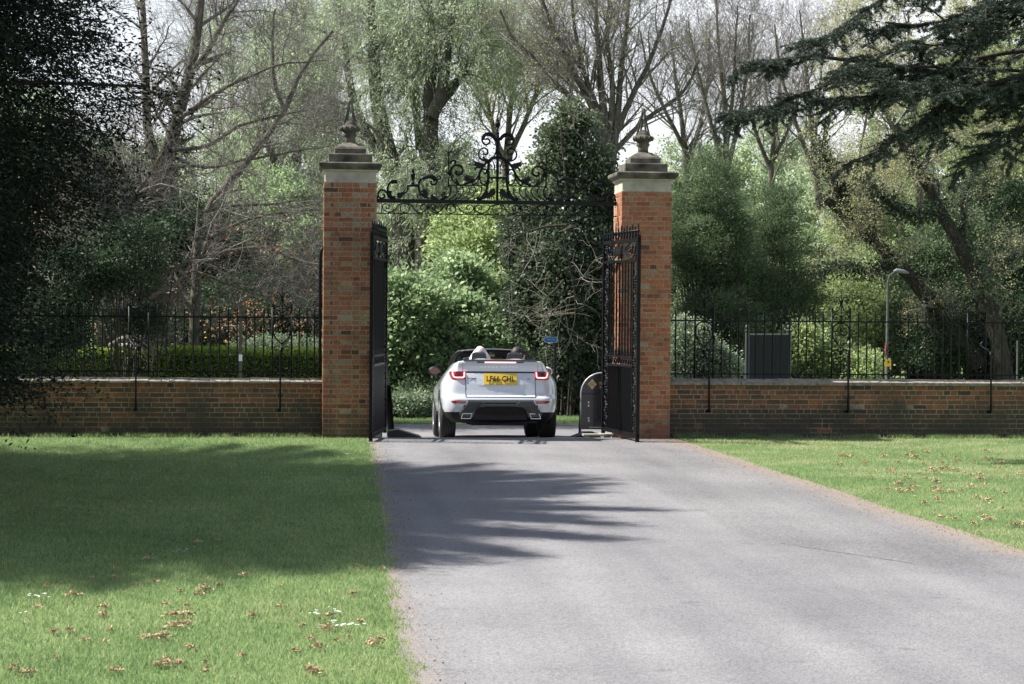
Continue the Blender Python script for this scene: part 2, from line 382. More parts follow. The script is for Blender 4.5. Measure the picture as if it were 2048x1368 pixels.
# dead moss clumps raked out of the lawn, daisies
MOSS = leafmat('dead_moss', [(0, (.22, .165, .09)), (.5, (.43, .34, .20)), (1, (.60, .50, .32))], transl=.0, rough=.9, spec=.1)
def moss(name, pts, lab):
    Vs = []; n0 = 0
    for (x, y, s) in pts:
        n = int(260*min(s/.1, 2.2)); q = rng.normal(0, 1, (n, 3))*np.array([s*.5, s*.42, s*.28]); 
        c = np.stack([x+q[:, 0], y+q[:, 1], np.abs(q[:, 2])*np.exp(-(q[:, 0]**2)/(s*s))+.026], 1)
        d = rng.normal(0, 1, (n, 3))*np.array([1, 1, .5]); d /= np.linalg.norm(d, axis=1)[:, None]
        w = np.cross(d, rng.normal(0, 1, (n, 3))); w /= np.linalg.norm(w, axis=1)[:, None]
        l = rng.uniform(.008, .02, n)[:, None]
        Vs.append(np.stack([c-d*l, c+w*l*.28, c+d*l, c-w*l*.28], 1).reshape(-1, 3))
    V = np.concatenate(Vs); n = len(V)//4
    return tag(mesh_np(name, V, [np.arange(n*4).reshape(n, 4)], MOSS, rnd=rng.random(n)), lab, 'moss', kind='stuff')
ml = [(323,1283,.11),(350,1262,.08),(372,1256,.09),(290,1283,.06),(410,1186,.07),(395,1196,.05),(375,1237,.06),(350,1238,.08),(652,1265,.09),(660,1238,.05),(590,1310,.05),(635,1302,.05),(745,1296,.06),(760,1285,.05),(380,1303,.05),(355,1335,.07),(335,1334,.06),(322,1338,.05),(295,1124,.05),(230,1142,.05),(228,1162,.05),(310,1170,.04),(395,1090,.05),(435,1086,.04),(145,1197,.06),(208,1221,.05),(205,1238,.04),(108,1272,.05),(50,1355,.05),(65,1352,.04),(230,1350,.05),(485,1157,.05),(505,1238,.04),(620,1345,.04),(705,1194,.04),(300,1008,.05),(262,1018,.05),(490,990,.04),(525,1004,.04),(470,1043,.04),(390,1025,.04),(708,1030,.04),(675,1095,.04),(715,1138,.05),(435,1176,.05),(560,1220,.04),(170,1288,.04),(245,1027,.04),(510,1060,.04),(330,1215,.03),(720,1250,.04)]
moss('dead_moss', [(*gnd(x, y)[:2], s*random.uniform(.45, .8)) for x, y, s in ml] + [(*gnd(random.uniform(10, 770), random.uniform(950, 1360))[:2], random.uniform(.012, .024)) for k in range(45)], 'brown clumps of raked dead moss lying on the left lawn')
mr_ = []
for k in range(120):
    px, py = random.gauss(1880, 130), random.uniform(905, 1085)
    p = gnd(px, py)
    if p.x > xr(p.y)+.15: mr_.append((p.x, p.y, random.uniform(.025, .06)))
moss('dead_moss', mr_, 'flecks of dead moss on the sunlit right lawn')
DAISY = simple('daisy', (.8, .8, .78), .6)
def daisies(pts, lab):
    mb = MB()
    for x, y in pts:
        z = float(gz(y)); r = random.uniform(.008, .013)
        a = random.uniform(-.3, .3)
        P = [(x, y, z+.05)]
        b = len(mb.v); mb.v += [(x+r*math.cos(k*.785), y+r*math.sin(k*.785), z+.046+a*r*math.cos(k*.785)) for k in range(8)]; mb.face(range(b, b+8))
    tag(mb.build('daisies', DAISY), lab, 'daisies', kind='stuff')
dl = [(60,1203),(75,1204),(85,1200),(100,1206),(45,1239),(350,1113),(365,1112),(378,1108),(385,1103),(625,1240),(632,1233),(650,1228),(672,1236),(670,1256),(690,1262),(700,1261),(712,1264),(735,1262),(680,1264),(20,978),(37,975),(128,960),(200,934),(195,958),(210,953),(340,932),(270,938),(108,944),(410,962),(735,1013),(738,1022),(712,1005),(165,941),(55,930),(75,926),(60,996),(245,906),(430,918),(460,919),(508,920),(690,913),(700,914),(230,967)]
pts = []
for x, y in dl:
    for k in range(random.randint(1, 4)):
        p = gnd(x+random.gauss(0, 5), y+random.gauss(0, 1.5)); pts.append((p.x, p.y))
daisies(pts, 'white daisies dotted over the left lawn')
pts = []
for k in range(60):
    p = gnd(random.uniform(1450, 2040), random.uniform(890, 1060))
    if p.x > xr(p.y)+.2: pts.append((p.x, p.y))
daisies(pts, 'white daisies dotted over the right lawn')
# fallen leaves and grit on the drive edge
LIT = leafmat('leaf_litter', [(0, (.06, .045, .03)), (.6, (.20, .15, .10)), (1, (.36, .30, .23))], transl=.1, rough=.9)
n = 6500; y = rng.uniform(-21, -.2, n); side = rng.random(n) < .45
x = np.where(side, xl(y)+np.abs(rng.normal(0, .16, n)), xr(y)-np.abs(rng.normal(0, .33, n)))
c = np.stack([x, y, np.full(n, .012)], 1); a = rng.uniform(0, 6.28, n); l = rng.uniform(.003, .010, n)
d = np.stack([np.cos(a)*l, np.sin(a)*l, rng.normal(0, .25, n)*l], 1); w = np.stack([-np.sin(a)*l*.5, np.cos(a)*l*.5, rng.normal(0, .25, n)*l], 1)
V = np.stack([c-d, c+w, c+d, c-w], 1).reshape(-1, 3)
tag(mesh_np('leaf_litter', V, [np.arange(n*4).reshape(n, 4)], LIT, rnd=rng.random(n)), 'dry husks and leaf litter along both drive edges', 'litter', kind='stuff')

# ================================================================ BRICKWORK
def brickmat(name, stops, damp=0.0, dampz=0.5, mortar=False):
    m, t, p = newmat(name)
    at_ = t.nodes.new('ShaderNodeAttribute'); at_.attribute_name = 'rnd'
    r = ramp(t, stops); t.links.new(at_.outputs['Fac'], r.inputs[0])
    tc = t.nodes.new('ShaderNodeTexCoord')
    n = t.nodes.new('ShaderNodeTexNoise'); n.inputs['Scale'].default_value = 28; n.inputs['Detail'].default_value = 7; n.inputs['Roughness'].default_value = .7
    t.links.new(tc.outputs['Object'], n.inputs['Vector'])
    r2 = ramp(t, [(.3, (.62, .60, .58)), (.5, (1, 1, 1)), (.72, (1.35, 1.3, 1.25))]); t.links.new(n.outputs['Fac'], r2.inputs[0])
    mm = t.nodes.new('ShaderNodeMix'); mm.data_type = 'RGBA'; mm.blend_type = 'MULTIPLY'; mm.inputs['Factor'].default_value = 1
    t.links.new(r.outputs[0], mm.inputs['A']); t.links.new(r2.outputs[0], mm.inputs['B'])
    last = mm.outputs['Result']
    n2 = t.nodes.new('ShaderNodeTexNoise'); n2.inputs['Scale'].default_value = 2.2; n2.inputs['Detail'].default_value = 8; n2.inputs['Roughness'].default_value = .7
    t.links.new(tc.outputs['Object'], n2.inputs['Vector'])
    if damp:   # soot, moss and rising damp: patches, thicker near the foot
        sep = t.nodes.new('ShaderNodeSeparateXYZ'); t.links.new(tc.outputs['Object'], sep.inputs[0])
        mr = t.nodes.new('ShaderNodeMapRange'); mr.inputs[1].default_value = 0; mr.inputs[2].default_value = dampz; mr.inputs[3].default_value = .30; mr.inputs[4].default_value = 0
        t.links.new(sep.outputs['Z'], mr.inputs[0])
        ad = t.nodes.new('ShaderNodeMath'); ad.operation = 'ADD'; t.links.new(n2.outputs['Fac'], ad.inputs[0]); t.links.new(mr.outputs[0], ad.inputs[1])
        m2 = t.nodes.new('ShaderNodeMapRange'); m2.inputs[1].default_value = .50; m2.inputs[2].default_value = .78; m2.inputs[4].default_value = damp
        t.links.new(ad.outputs[0], m2.inputs[0])
        mq = t.nodes.new('ShaderNodeMix'); mq.data_type = 'RGBA'; mq.inputs['B'].default_value = (.052, .050, .042, 1)
        t.links.new(m2.outputs[0], mq.inputs['Factor']); t.links.new(last, mq.inputs['A']); last = mq.outputs['Result']
    # lime bloom
    n3 = t.nodes.new('ShaderNodeTexNoise'); n3.inputs['Scale'].default_value = 5; n3.inputs['Detail'].default_value = 9; n3.inputs['Roughness'].default_value = .8
    t.links.new(tc.outputs['Object'], n3.inputs['Vector'])
    m3 = t.nodes.new('ShaderNodeMapRange'); m3.inputs[1].default_value = .62; m3.inputs[2].default_value = .80; m3.inputs[4].default_value = .42
    t.links.new(n3.outputs['Fac'], m3.inputs[0])
    mz = t.nodes.new('ShaderNodeMix'); mz.data_type = 'RGBA'; mz.inputs['B'].default_value = (.33, .30, .26, 1)
    t.links.new(m3.outputs[0], mz.inputs['Factor']); t.links.new(last, mz.inputs['A']); t.links.new(mz.outputs['Result'], p.inputs['Base Color'])
    b = t.nodes.new('ShaderNodeBump'); b.inputs['Strength'].default_value = .6; b.inputs['Distance'].default_value = .006
    t.links.new(n.outputs['Fac'], b.inputs['Height']); t.links.new(b.outputs[0], p.inputs['Normal'])
    p.inputs['Roughness'].default_value = .9; p.inputs['Specular IOR Level'].default_value = .2
    return m
REDS = [(0, (.075, .05, .042)), (.12, (.17, .08, .05)), (.3, (.27, .105, .06)), (.5, (.34, .14, .08)), (.68, (.29, .16, .09)), (.85, (.34, .24, .135)), (.95, (.24, .20, .14)), (1, (.11, .10, .085))]
PIL_L = brickmat('pillar_brick', REDS, .75, .7)
PIL_R = brickmat('pillar_brick_orange', [(0, (.09, .06, .055)), (.1, (.22, .09, .055)), (.35, (.33, .12, .065)), (.65, (.41, .165, .085)), (.8, (.33, .18, .105)), (.93, (.36, .25, .16)), (1, (.10, .09, .09))], .5, .6)
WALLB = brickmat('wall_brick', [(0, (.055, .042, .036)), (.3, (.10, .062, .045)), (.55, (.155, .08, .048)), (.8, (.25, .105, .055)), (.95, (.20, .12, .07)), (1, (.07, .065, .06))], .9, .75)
MORT = brickmat('mortar', [(0, (.33, .275, .20)), (1, (.33, .275, .20))], .6, .5)
MORTW = brickmat('wall_mortar', [(0, (.27, .235, .18)), (1, (.27, .235, .18))], .85, .6)

def brick_face(mb, o, u, nrm, length, nz, bonds, rbias, z0=0.0, depth=.1, ch=.075, jg=.0115):
    """bricks laid on a face: o origin (x,y), u unit dir along, nrm outward normal"""
    for c in range(nz):
        ws, off = bonds[c % len(bonds)]
        s = -off; i = random.randrange(3)*0
        k = 0
        while s < length - .02:
            w = ws[k % len(ws)]; k += 1
            a, b = max(s, 0), min(s+w, length)
            s += w + jg
            if b-a < .03: continue
            pr = random.gauss(0, .0015) + (.004 if random.random() < .03 else 0)
            lo, hi = rbias(c, w)
            mb.av = min(1, max(0, random.uniform(lo, hi) if random.random() < .86 else random.random()))
            zb = z0 + c*ch + .0065 + random.gauss(0, .0008); zt = z0 + (c+1)*ch - .0065 + random.gauss(0, .0008)
            p0 = Vector((o[0], o[1])); U = Vector(u); Nn = Vector(nrm)
            q = [p0+U*a-Nn*depth, p0+U*b-Nn*depth, p0+U*b+Nn*pr, p0+U*a+Nn*pr]
            bb = len(mb.v); e = .0025
            q2 = [q[0], q[1], p0+U*(b-e)+Nn*(pr), p0+U*(a+e)+Nn*(pr)]
            for zz in (zb, zt): mb.v += [(v.x, v.y, zz) for v in (q[0], q[1], q[2]-Nn*.003, q[3]-Nn*.003)]
            # chamfered outer face
            mb.v += [(v.x, v.y, zz) for zz in (zb+e, zt-e) for v in (q2[2], q2[3])]
            f = lambda *ix: mb.face([bb+i for i in ix])
            f(3, 2, 8, 9); f(9, 8, 10, 11); f(11, 10, 6, 7); f(2, 6, 10, 8); f(3, 9, 11, 7)
            f(0, 1, 2, 3); f(7, 6, 5, 4); f(1, 5, 6, 2); f(0, 3, 7, 4); f(0, 4, 5, 1)

def pillar(x0, x1, top, mat, bonds, rb, label, finrot):
    cx = (x0+x1)/2; w = x1-x0
    t = thing('brick_pillar', label, 'gate pillar', (cx, .4, 0), group='brick pillars of the gateway')
    h = w/2; dpt = .8/2; nz = int(round(top/.075)); top = nz*.075
    mb = MB(); brick_face(mb, (-h, -dpt), (1, 0), (0, -1), w, nz, bonds, rb)
    brick_face(mb, (h, dpt), (-1, 0), (0, 1), w, nz, bonds, rb)
    brick_face(mb, (-h, dpt-.1), (0, -1), (-1, 0), .6, nz, bonds[::-1], rb)
    brick_face(mb, (h, -dpt+.1), (0, 1), (1, 0), .6, nz, bonds[::-1], rb)
    sh = mb.build('brickwork', mat, t)
    m2 = MB(); m2.box(-h+.0035, h-.0035, -dpt+.0035, dpt-.0035, -.15, top-.002); m2.build('mortar_core', MORT, t)
    s = MB(); z = top
    s.lathe([(.39, z), (.392, z+.02), (.385, z+.025), (.385, z+.165), (.41, z+.175), (.425, z+.20)], sq=True)
    s.build('frieze', STONE_L, t, bevel=.006)
    s = MB(); s.lathe([(.425, z+.2005), (.445, z+.215), (.475, z+.245), (.482, z+.26), (.482, z+.295), (.46, z+.31)], sq=True)
    s.build('cornice', STONE, t, bevel=.006)
    s = MB(); s.lathe([(.335, z+.311), (.335, z+.44), (.325, z+.45)], sq=True)
    s.lathe([(.235, z+.4505), (.24, z+.46), (.24, z+.53), (.225, z+.555), (.20, z+.575), (.155, z+.60), (.12, z+.625), (.10, z+.635)], sq=True)
    s.build('pedestal', STONE, t, bevel=.008)
    f = thing('finial', '', '', (0, 0, 0)); del f['label'], f['category']; f.parent = t
    s = MB(); z2 = z+.60
    s.lathe([(.085, z2), (.082, z2+.10), (.088, z2+.13), (.105, z2+.15), (.105, z2+.175), (.09, z2+.185), (.10, z2+.20), (.135, z2+.225), (.148, z2+.26), (.145, z2+.285), (.125, z2+.30), (.11, z2+.31), (.105, z2+.33), (.085, z2+.36), (.05, z2+.385), (.01, z2+.395)], 20)
    for k in range(12):
        an = k*math.pi/6; s.tube([(.143*math.cos(an), .143*math.sin(an), z2+.22), (.155*math.cos(an), .155*math.sin(an), z2+.255), (.146*math.cos(an), .146*math.sin(an), z2+.29)], [.012, .018, .008], 5)
    s.build('urn', STONE, f, smooth=True)
    s = MB()
    for k in range(4):
        an = finrot + k*math.pi/2; c, sn = math.cos(an), math.sin(an)
        s.tube([(.105*c, .105*sn, z2+.31), (.062*c, .062*sn, z2+.48), (.018*c, .018*sn, z2+.68)], [.022, .018, .014], 4)
    s.lathe([(.030, z2+.66), (.036, z2+.68), (.032, z2+.72), (.012, z2+.74)], 8)
    s.build('open_obelisk', STONE, f)
    return t
STONE = simple('weathered_stone', (.115, .105, .082), .92, noise=.7, nscale=7, bump=.5, bscale=40)
STONE_L = simple('pale_stone', (.44, .41, .33), .9, noise=.25, nscale=6, bump=.3, bscale=50)
A = [.215, .215, .102, .215]; B = [.090, .045, .102, .155, .102, .102, .045, .09]; Bb = [.06, .102, .102, .215, .102, .045, .102]
rbA = lambda c, w: ((.2, .7) if c % 2 == 0 else (.4, .97)) if w > .06 else (.1, .6)
pillar(-2.69, -1.885, 3.88, PIL_L, [(A, 0), (B, 0)], rbA, 'left brick gate pillar with alternating red and buff courses and stone finial', rad(30))
A2 = [.215, .215, .215, .102]; B2 = [.102, .102, .215, .102, .102, .102]
rbR = lambda c, w: (.18, .92)
pillar(1.90, 2.69, 3.86, PIL_R, [(A2, 0), (B2, .05), ([.102, .215, .215, .215], 0), (B2, 0)], rbR, 'right brick gate pillar of orange red brick with paler stone cap and finial', rad(15))

def wall(x0, x1, label, lip, rb):
    t = thing('boundary_wall', label, 'wall', ((x0+x1)/2, .42, 0), group='low brick walls beside the gateway')
    L_ = x1-x0; h = L_/2; top = 11*.075
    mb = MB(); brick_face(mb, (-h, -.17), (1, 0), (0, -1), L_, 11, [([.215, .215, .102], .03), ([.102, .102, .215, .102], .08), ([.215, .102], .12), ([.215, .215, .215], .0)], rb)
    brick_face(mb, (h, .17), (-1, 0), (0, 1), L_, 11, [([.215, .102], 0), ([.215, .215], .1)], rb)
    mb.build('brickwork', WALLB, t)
    MB().box(-h, h, -.1665, .1665, -.45, top-.001).build('mortar_core', MORTW, t)
    # coping stones, each a slab with sloped front
    m = MB(); x = -h
    while x < h-.05:
        w = random.uniform(.29, .31) if lip < .05 else random.uniform(.58, .62)
        xe = min(x+w-.006, h); dz = random.gauss(0, .0025); z = top
        prof = [(-.215, z+.001), (-.215+random.gauss(0, .003), z+lip+dz), (-.20, z+lip+.006+dz), (-.01, z+lip+.048+dz), (.19, z+lip+.03+dz), (.19, z+.001)]
        b = len(m.v); m.v += [(x, a, c) for a, c in prof] + [(xe, a, c+random.gauss(0, .0012)) for a, c in prof]
        n = 6; m.face([b+n+i for i in range(n)]); m.face([b+i for i in range(n)][::-1])
        m.av = random.random()
        for i in range(n): j = (i+1) % n; m.face([b+i, b+j, b+n+j, b+n+i])
        x += w
    m.build('coping', COPE, t, bevel=.004)
    return t
COPE = simple('coping_stone', (.235, .212, .175), .9, noise=.55, nscale=14, bump=.5, bscale=60)
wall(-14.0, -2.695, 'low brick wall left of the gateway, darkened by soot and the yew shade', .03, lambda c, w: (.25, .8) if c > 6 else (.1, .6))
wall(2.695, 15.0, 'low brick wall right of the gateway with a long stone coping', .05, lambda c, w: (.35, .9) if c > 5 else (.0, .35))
# ================================================================ IRONWORK
IRON = simple('black_iron', (.0022, .0032, .0052), .42, spec=.20, noise=.3, nscale=30, bump=.15, bscale=90)
def flat(poly, y0, y1, mb):  # filled plate from (u,w) points
    mb.prism(poly, lambda p: (p[0], y0, p[1]), lambda p: (p[0], y1, p[1]))
def wire(mb, pts, r, n=5, y=0, sm=5, taper=None):
    r = r*1.2
    q = smoothpts(pts, sm); K = len(q)
    rr = r if taper is None else [r*(taper+(1-taper)*abs(math.sin(math.pi*min(1, (i+1)/K*1.0)))) for i in range(K)]
    mb.tube([(p[0], y, p[1]) for p in q], rr, n)

# ---- overthrow: coordinates read as (u across from the middle, w above the beam)
PXM = 128.2
def z4(X, Y): px = 870+X/6.516; py = 230+Y/6.516; return ((px-992.9)/PXM, ((404.2+(px-993)*.0088)-py)/PXM*1.03)
def z5(X, Y): px = 740+X/10.525; py = 320+Y/10.525; return ((px-992.9)/PXM, ((404.2+(px-993)*.0088)-py)/PXM)
ov = thing('overthrow', 'wrought iron overthrow of scrolls and spikes spanning between the pillars', 'gate arch', (0.005, .42, 3.655))
HW_ = 1.885
MB().box(-HW_, HW_, -.025, .025, -.03, .03).build('beam', IRON, ov, bevel=.003)
MB().box(-HW_, HW_, -.010, .010, -.203, -.188).build('lower_rail', IRON, ov)
def both(fn, name, mat=IRON, sm=True):
    for s in (-1, 1):
        mb = MB(); fn(mb, s); mb.build(name, mat, ov, smooth=sm)
c4 = lambda s, L_: [((z4(*p)[0])*(1 if s < 0 else -1), z4(*p)[1]) for p in L_]
c5 = lambda s, L_: [((z5(*p)[0])*(1 if s < 0 else -1), z5(*p)[1]) for p in L_]
def centre_scrolls(mb, s):
    wire(mb, c4(s, [(792,566),(730,578),(650,640),(595,710),(560,780),(510,845),(440,885),(370,908)]), .016)
    wire(mb, c4(s, [(792,390),(765,320),(725,278),(670,262),(615,285),(595,340),(612,390),(650,408),(688,390),(693,352),(660,335),(640,350)]), .013)
    wire(mb, c4(s, [(770,345),(735,305),(690,285),(640,285),(612,320),(620,350)]), .022, y=.002)
    wire(mb, c4(s, [(790,440),(772,520),(720,590),(650,612),(585,592),(552,540),(572,475),(625,450),(668,480),(668,520),(635,532),(612,510)]), .012)
    wire(mb, c4(s, [(790,568),(720,590),(685,650),(680,740),(680,830),(672,920),(650,1000),(600,1070),(535,1103)]), .018)
    wire(mb, c4(s, [(665,990),(648,1030),(600,1080),(545,1102)]), .024, y=.003)
    wire(mb, c4(s, [(668,765),(655,730),(612,718),(578,760),(570,825),(590,890),(630,910),(655,890),(640,870)]), .010)
    wire(mb, c4(s, [(650,745),(650,775),(625,770),(625,750)]), .009)
    wire(mb, c4(s, [(740,620),(765,680),(745,725),(705,722),(690,690),(710,665),(730,680),(718,695)]), .007)
    wire(mb, c4(s, [(690,830),(695,870),(725,885),(745,860),(725,845),(712,860)]), .007)
    wire(mb, c4(s, [(560,790),(555,850),(520,900),(485,912),(470,890),(490,880)]), .009)
    wire(mb, c4(s, [(730,600),(750,650),(760,700),(765,780)]), .006)
    wire(mb, c4(s, [(760,1000),(740,1050),(720,1100)]), .007); wire(mb, c4(s, [(776,1000),(760,1050),(742,1100)]), .006)
both(centre_scrolls, 'centre_scroll')
def acanthus(mb, s):
    for L_ in ([(655,640),(610,648),(560,632),(520,622),(468,598),(500,640),(482,668),(525,684),(496,712),(512,738),(535,705),(565,712),(600,690),(640,665)],
               [(500,840),(470,835),(420,815),(395,780),(385,815),(358,800),(372,835),(352,850),(385,860),(390,882),(430,872),(465,862)],
               [(640,580),(625,550),(600,565),(612,590),(580,590),(640,615),(700,600)],
               [(310,912),(290,870),(268,850),(290,830),(250,840),(262,870),(245,885),(290,920)]):
        p = c4(s, L_); q = MB(); flat(p if s < 0 else p[::-1], -.012, .012, q); q.build('acanthus_leaf', IRON, ov)
    for L_ in ([(490,830),(430,800),(400,760),(370,700),(385,680),(420,720),(455,745),(450,780),(520,800)],
               [(700,690),(720,640),(700,650),(680,690),(650,670),(630,700),(590,690),(560,720),(530,720),(560,760),(540,780),(590,790),(610,820),(660,790)],
               [(1150,780),(1060,720),(1100,700),(1040,650),(1100,640),(1090,600),(1150,630),(1180,600),(1170,680),(1210,720),(1190,790)],
               [(1420,832),(1380,790),(1320,760),(1310,710),(1280,740),(1250,725),(1270,780),(1230,800),(1280,832)]):
        p = c5(s, L_); q = MB(); flat(p if s < 0 else p[::-1], -.012, .012, q); q.build('acanthus_leaf', IRON, ov)
acanthus(None, -1); acanthus(None, 1)
def emblem(mb, s):
    p = c4(s, [(768,965),(735,958),(705,980),(680,1020),(640,1060),(595,1100),(640,1092),(668,1085),(672,1102),(690,1078),(700,1092),(715,1065),(730,1075),(745,1050),(768,1040)])
    flat(p if s < 0 else p[::-1], -.014, .014, mb)
both(emblem, 'feathered_wing', sm=False)
def side_scrolls(mb, s):
    wire(mb, c4(s, [(190,800),(185,745),(215,690),(270,668),(325,690),(345,740),(318,785),(270,785),(255,760),(275,745)]), .015)
    wire(mb, c4(s, [(190,700),(195,800),(225,870),(290,915),(360,915),(430,885)]), .010)
    wire(mb, c4(s, [(180,650),(205,620),(240,612),(255,635),(238,645)]), .013)
    wire(mb, c4(s, [(170,800),(200,770),(220,810),(200,860)]), .008)
    for k in range(6):
        x0 = 195+k*80
        wire(mb, c4(s, [(x0-15, 938), (x0, 975), (x0-8, 1020), (x0-45, 1068), (x0-105, 1102)]), .008)
    wire(mb, c4(s, [(60,1090),(130,1078),(180,1040),(195,980),(185,945)]), .010)
    wire(mb, c4(s, [(140,1062),(95,1065),(78,1035),(92,1012),(118,1020),(112,1042),(100,1035)]), .009)
both(side_scrolls, 'side_scroll')
def end_scrolls(mb, s):
    wire(mb, c5(s, [(550,455),(470,445),(400,500),(362,580),(362,680),(395,750),(450,800),(520,830)]), .013)
    wire(mb, c5(s, [(560,470),(500,465),(430,480)]), .026, y=.002)
    wire(mb, c5(s, [(772,570),(772,640),(735,690),(660,740),(560,790)]), .012)
    wire(mb, c5(s, [(380,770),(340,700),(280,648),(215,645),(165,700),(170,780),(225,812),(285,790),(292,745),(250,735)]), .012)
    wire(mb, c5(s, [(1005,590),(1020,660),(1075,740),(1160,790),(1230,815)]), .012)
    wire(mb, c5(s, [(1002,600),(1010,490),(1070,400),(1170,345),(1280,338),(1365,385),(1392,450),(1350,520),(1285,520),(1255,470),(1290,450)]), .013)
    wire(mb, c5(s, [(1080,400),(1170,365),(1270,360),(1340,400),(1350,450)]), .026, y=.002)
    wire(mb, c5(s, [(1370,400),(1400,410),(1450,405),(1465,370),(1435,340),(1400,350),(1405,378)]), .009)
    wire(mb, c5(s, [(1450,830),(1560,815),(1640,750),(1672,670),(1670,600)]), .010)
    wire(mb, c5(s, [(1560,790),(1500,760),(1490,710),(1530,685),(1560,710),(1540,735)]), .009)
    wire(mb, c5(s, [(1000,815),(985,780),(1010,745),(1070,745),(1150,790)]), .008)
    wire(mb, c5(s, [(440,690),(380,690),(370,740),(430,800),(520,800)]), .022, y=.002)
    p = c5(s, [(760,518),(1010,518),(1010,570),(760,570)]); flat(p if s < 0 else p[::-1], -.02, .02, mb)
    wire(mb, c5(s, [(150,850),(145,790),(160,740)]), .010)
both(end_scrolls, 'end_scroll')
def spear(mb, s):
    u = c4(s, [(163, 930)])[0][0]; w0, w1 = z4(163, 930)[1], z4(163, 440)[1]
    mb.tube([(u, 0, w0-.02), (u, 0, w0+.18)], .014, 6); mb.tube([(u, 0, w0+.16), (u, 0, w0+.22), (u, 0, w0+.24)], [.012, .026, .014], 8)
    mb.tube([(u, 0, w0+.2), (u, 0, w1-.08), (u, 0, w1)], [.011, .011, .004], 6)
    q = c4(s, [(105,520),(118,500),(140,500),(163,520),(186,500),(208,500),(222,520)]); wire(mb, q, .009, taper=.4)
    p = c4(s, [(163, 925), (660, 925)]); mb.tube([(p[0][0], 0, p[0][1]), (p[1][0], 0, p[1][1])], .008, 5)
both(spear, 'spear')
def urn(mb, s):
    u = c5(s, [(885, 500)])[0][0]; w = z5(885, 515)[1]; k = 1/(10.525*PXM)
    mb.lathe([(35*k, w), (38*k, w+20*k), (18*k, w+50*k), (16*k, w+85*k), (35*k, w+120*k), (48*k, w+190*k), (52*k, w+215*k), (30*k, w+222*k), (22*k, w+250*k), (34*k, w+265*k), (24*k, w+285*k), (30*k, w+300*k), (15*k, w+325*k), (2*k, w+345*k)], 10, (u, 0, 0))
both(urn, 'urn')
m = MB(); w0 = 0
m.tube([(0, 0, 0), (0, 0, z4(800, 560)[1]), (0, 0, z4(800, 440)[1]), (0, 0, z4(800, 300)[1]), (0, 0, z4(800, 240)[1])], [.020, .024, .034, .024, .012], 8)
zt = lambda Y: z4(800, Y)[1]
m.lathe([(.012, zt(300)), (.03, zt(265)), (.014, zt(245)), (.012, zt(205)), (.034, zt(175)), (.040, zt(145)), (.044, zt(132)), (.022, zt(128)), (.016, zt(112)), (.026, zt(100)), (.012, zt(88)), (.016, zt(76)), (.003, zt(56))], 10)
m.build('centre_spike', IRON, ov, smooth=True)
m = MB(); m.box(-.148, .148, -.012, .012, zt(840), zt(812)); m.build('cross_bar', IRON, ov)
# frieze of scrolls between beam and lower rail
m = MB(); wl, wh = -.188, -.031; wm = (wl+wh)/2
def unit(m, u0, s):
    g = lambda a, b: (u0+s*a, wm+b)
    m.tube([(*[g(.074*math.cos(t), .074*math.sin(t))[0]], 0, g(.074*math.cos(t), .074*math.sin(t))[1]) for t in np.linspace(0, 6.283, 15)], .0085, 4)
    wire(m, [g(.03, .068), (g(.09, .055)), g(.14, -.01), g(.19, -.055), g(.24, -.068), g(.30, -.05), g(.345, .0), g(.33, .05), g(.285, .062), g(.245, .035), g(.25, -.005), g(.285, -.01), g(.29, .015)], .0075)
    wire(m, [g(.36, .07), g(.36, -.07)], .006)
for s in (-1, 1):
    for k in range(3):
        unit(m, s*(.0+k*.72), s)
        if k < 2: unit(m, s*(.72+k*.72), -s)
m.build('frieze_scrolls', IRON, ov, smooth=True)

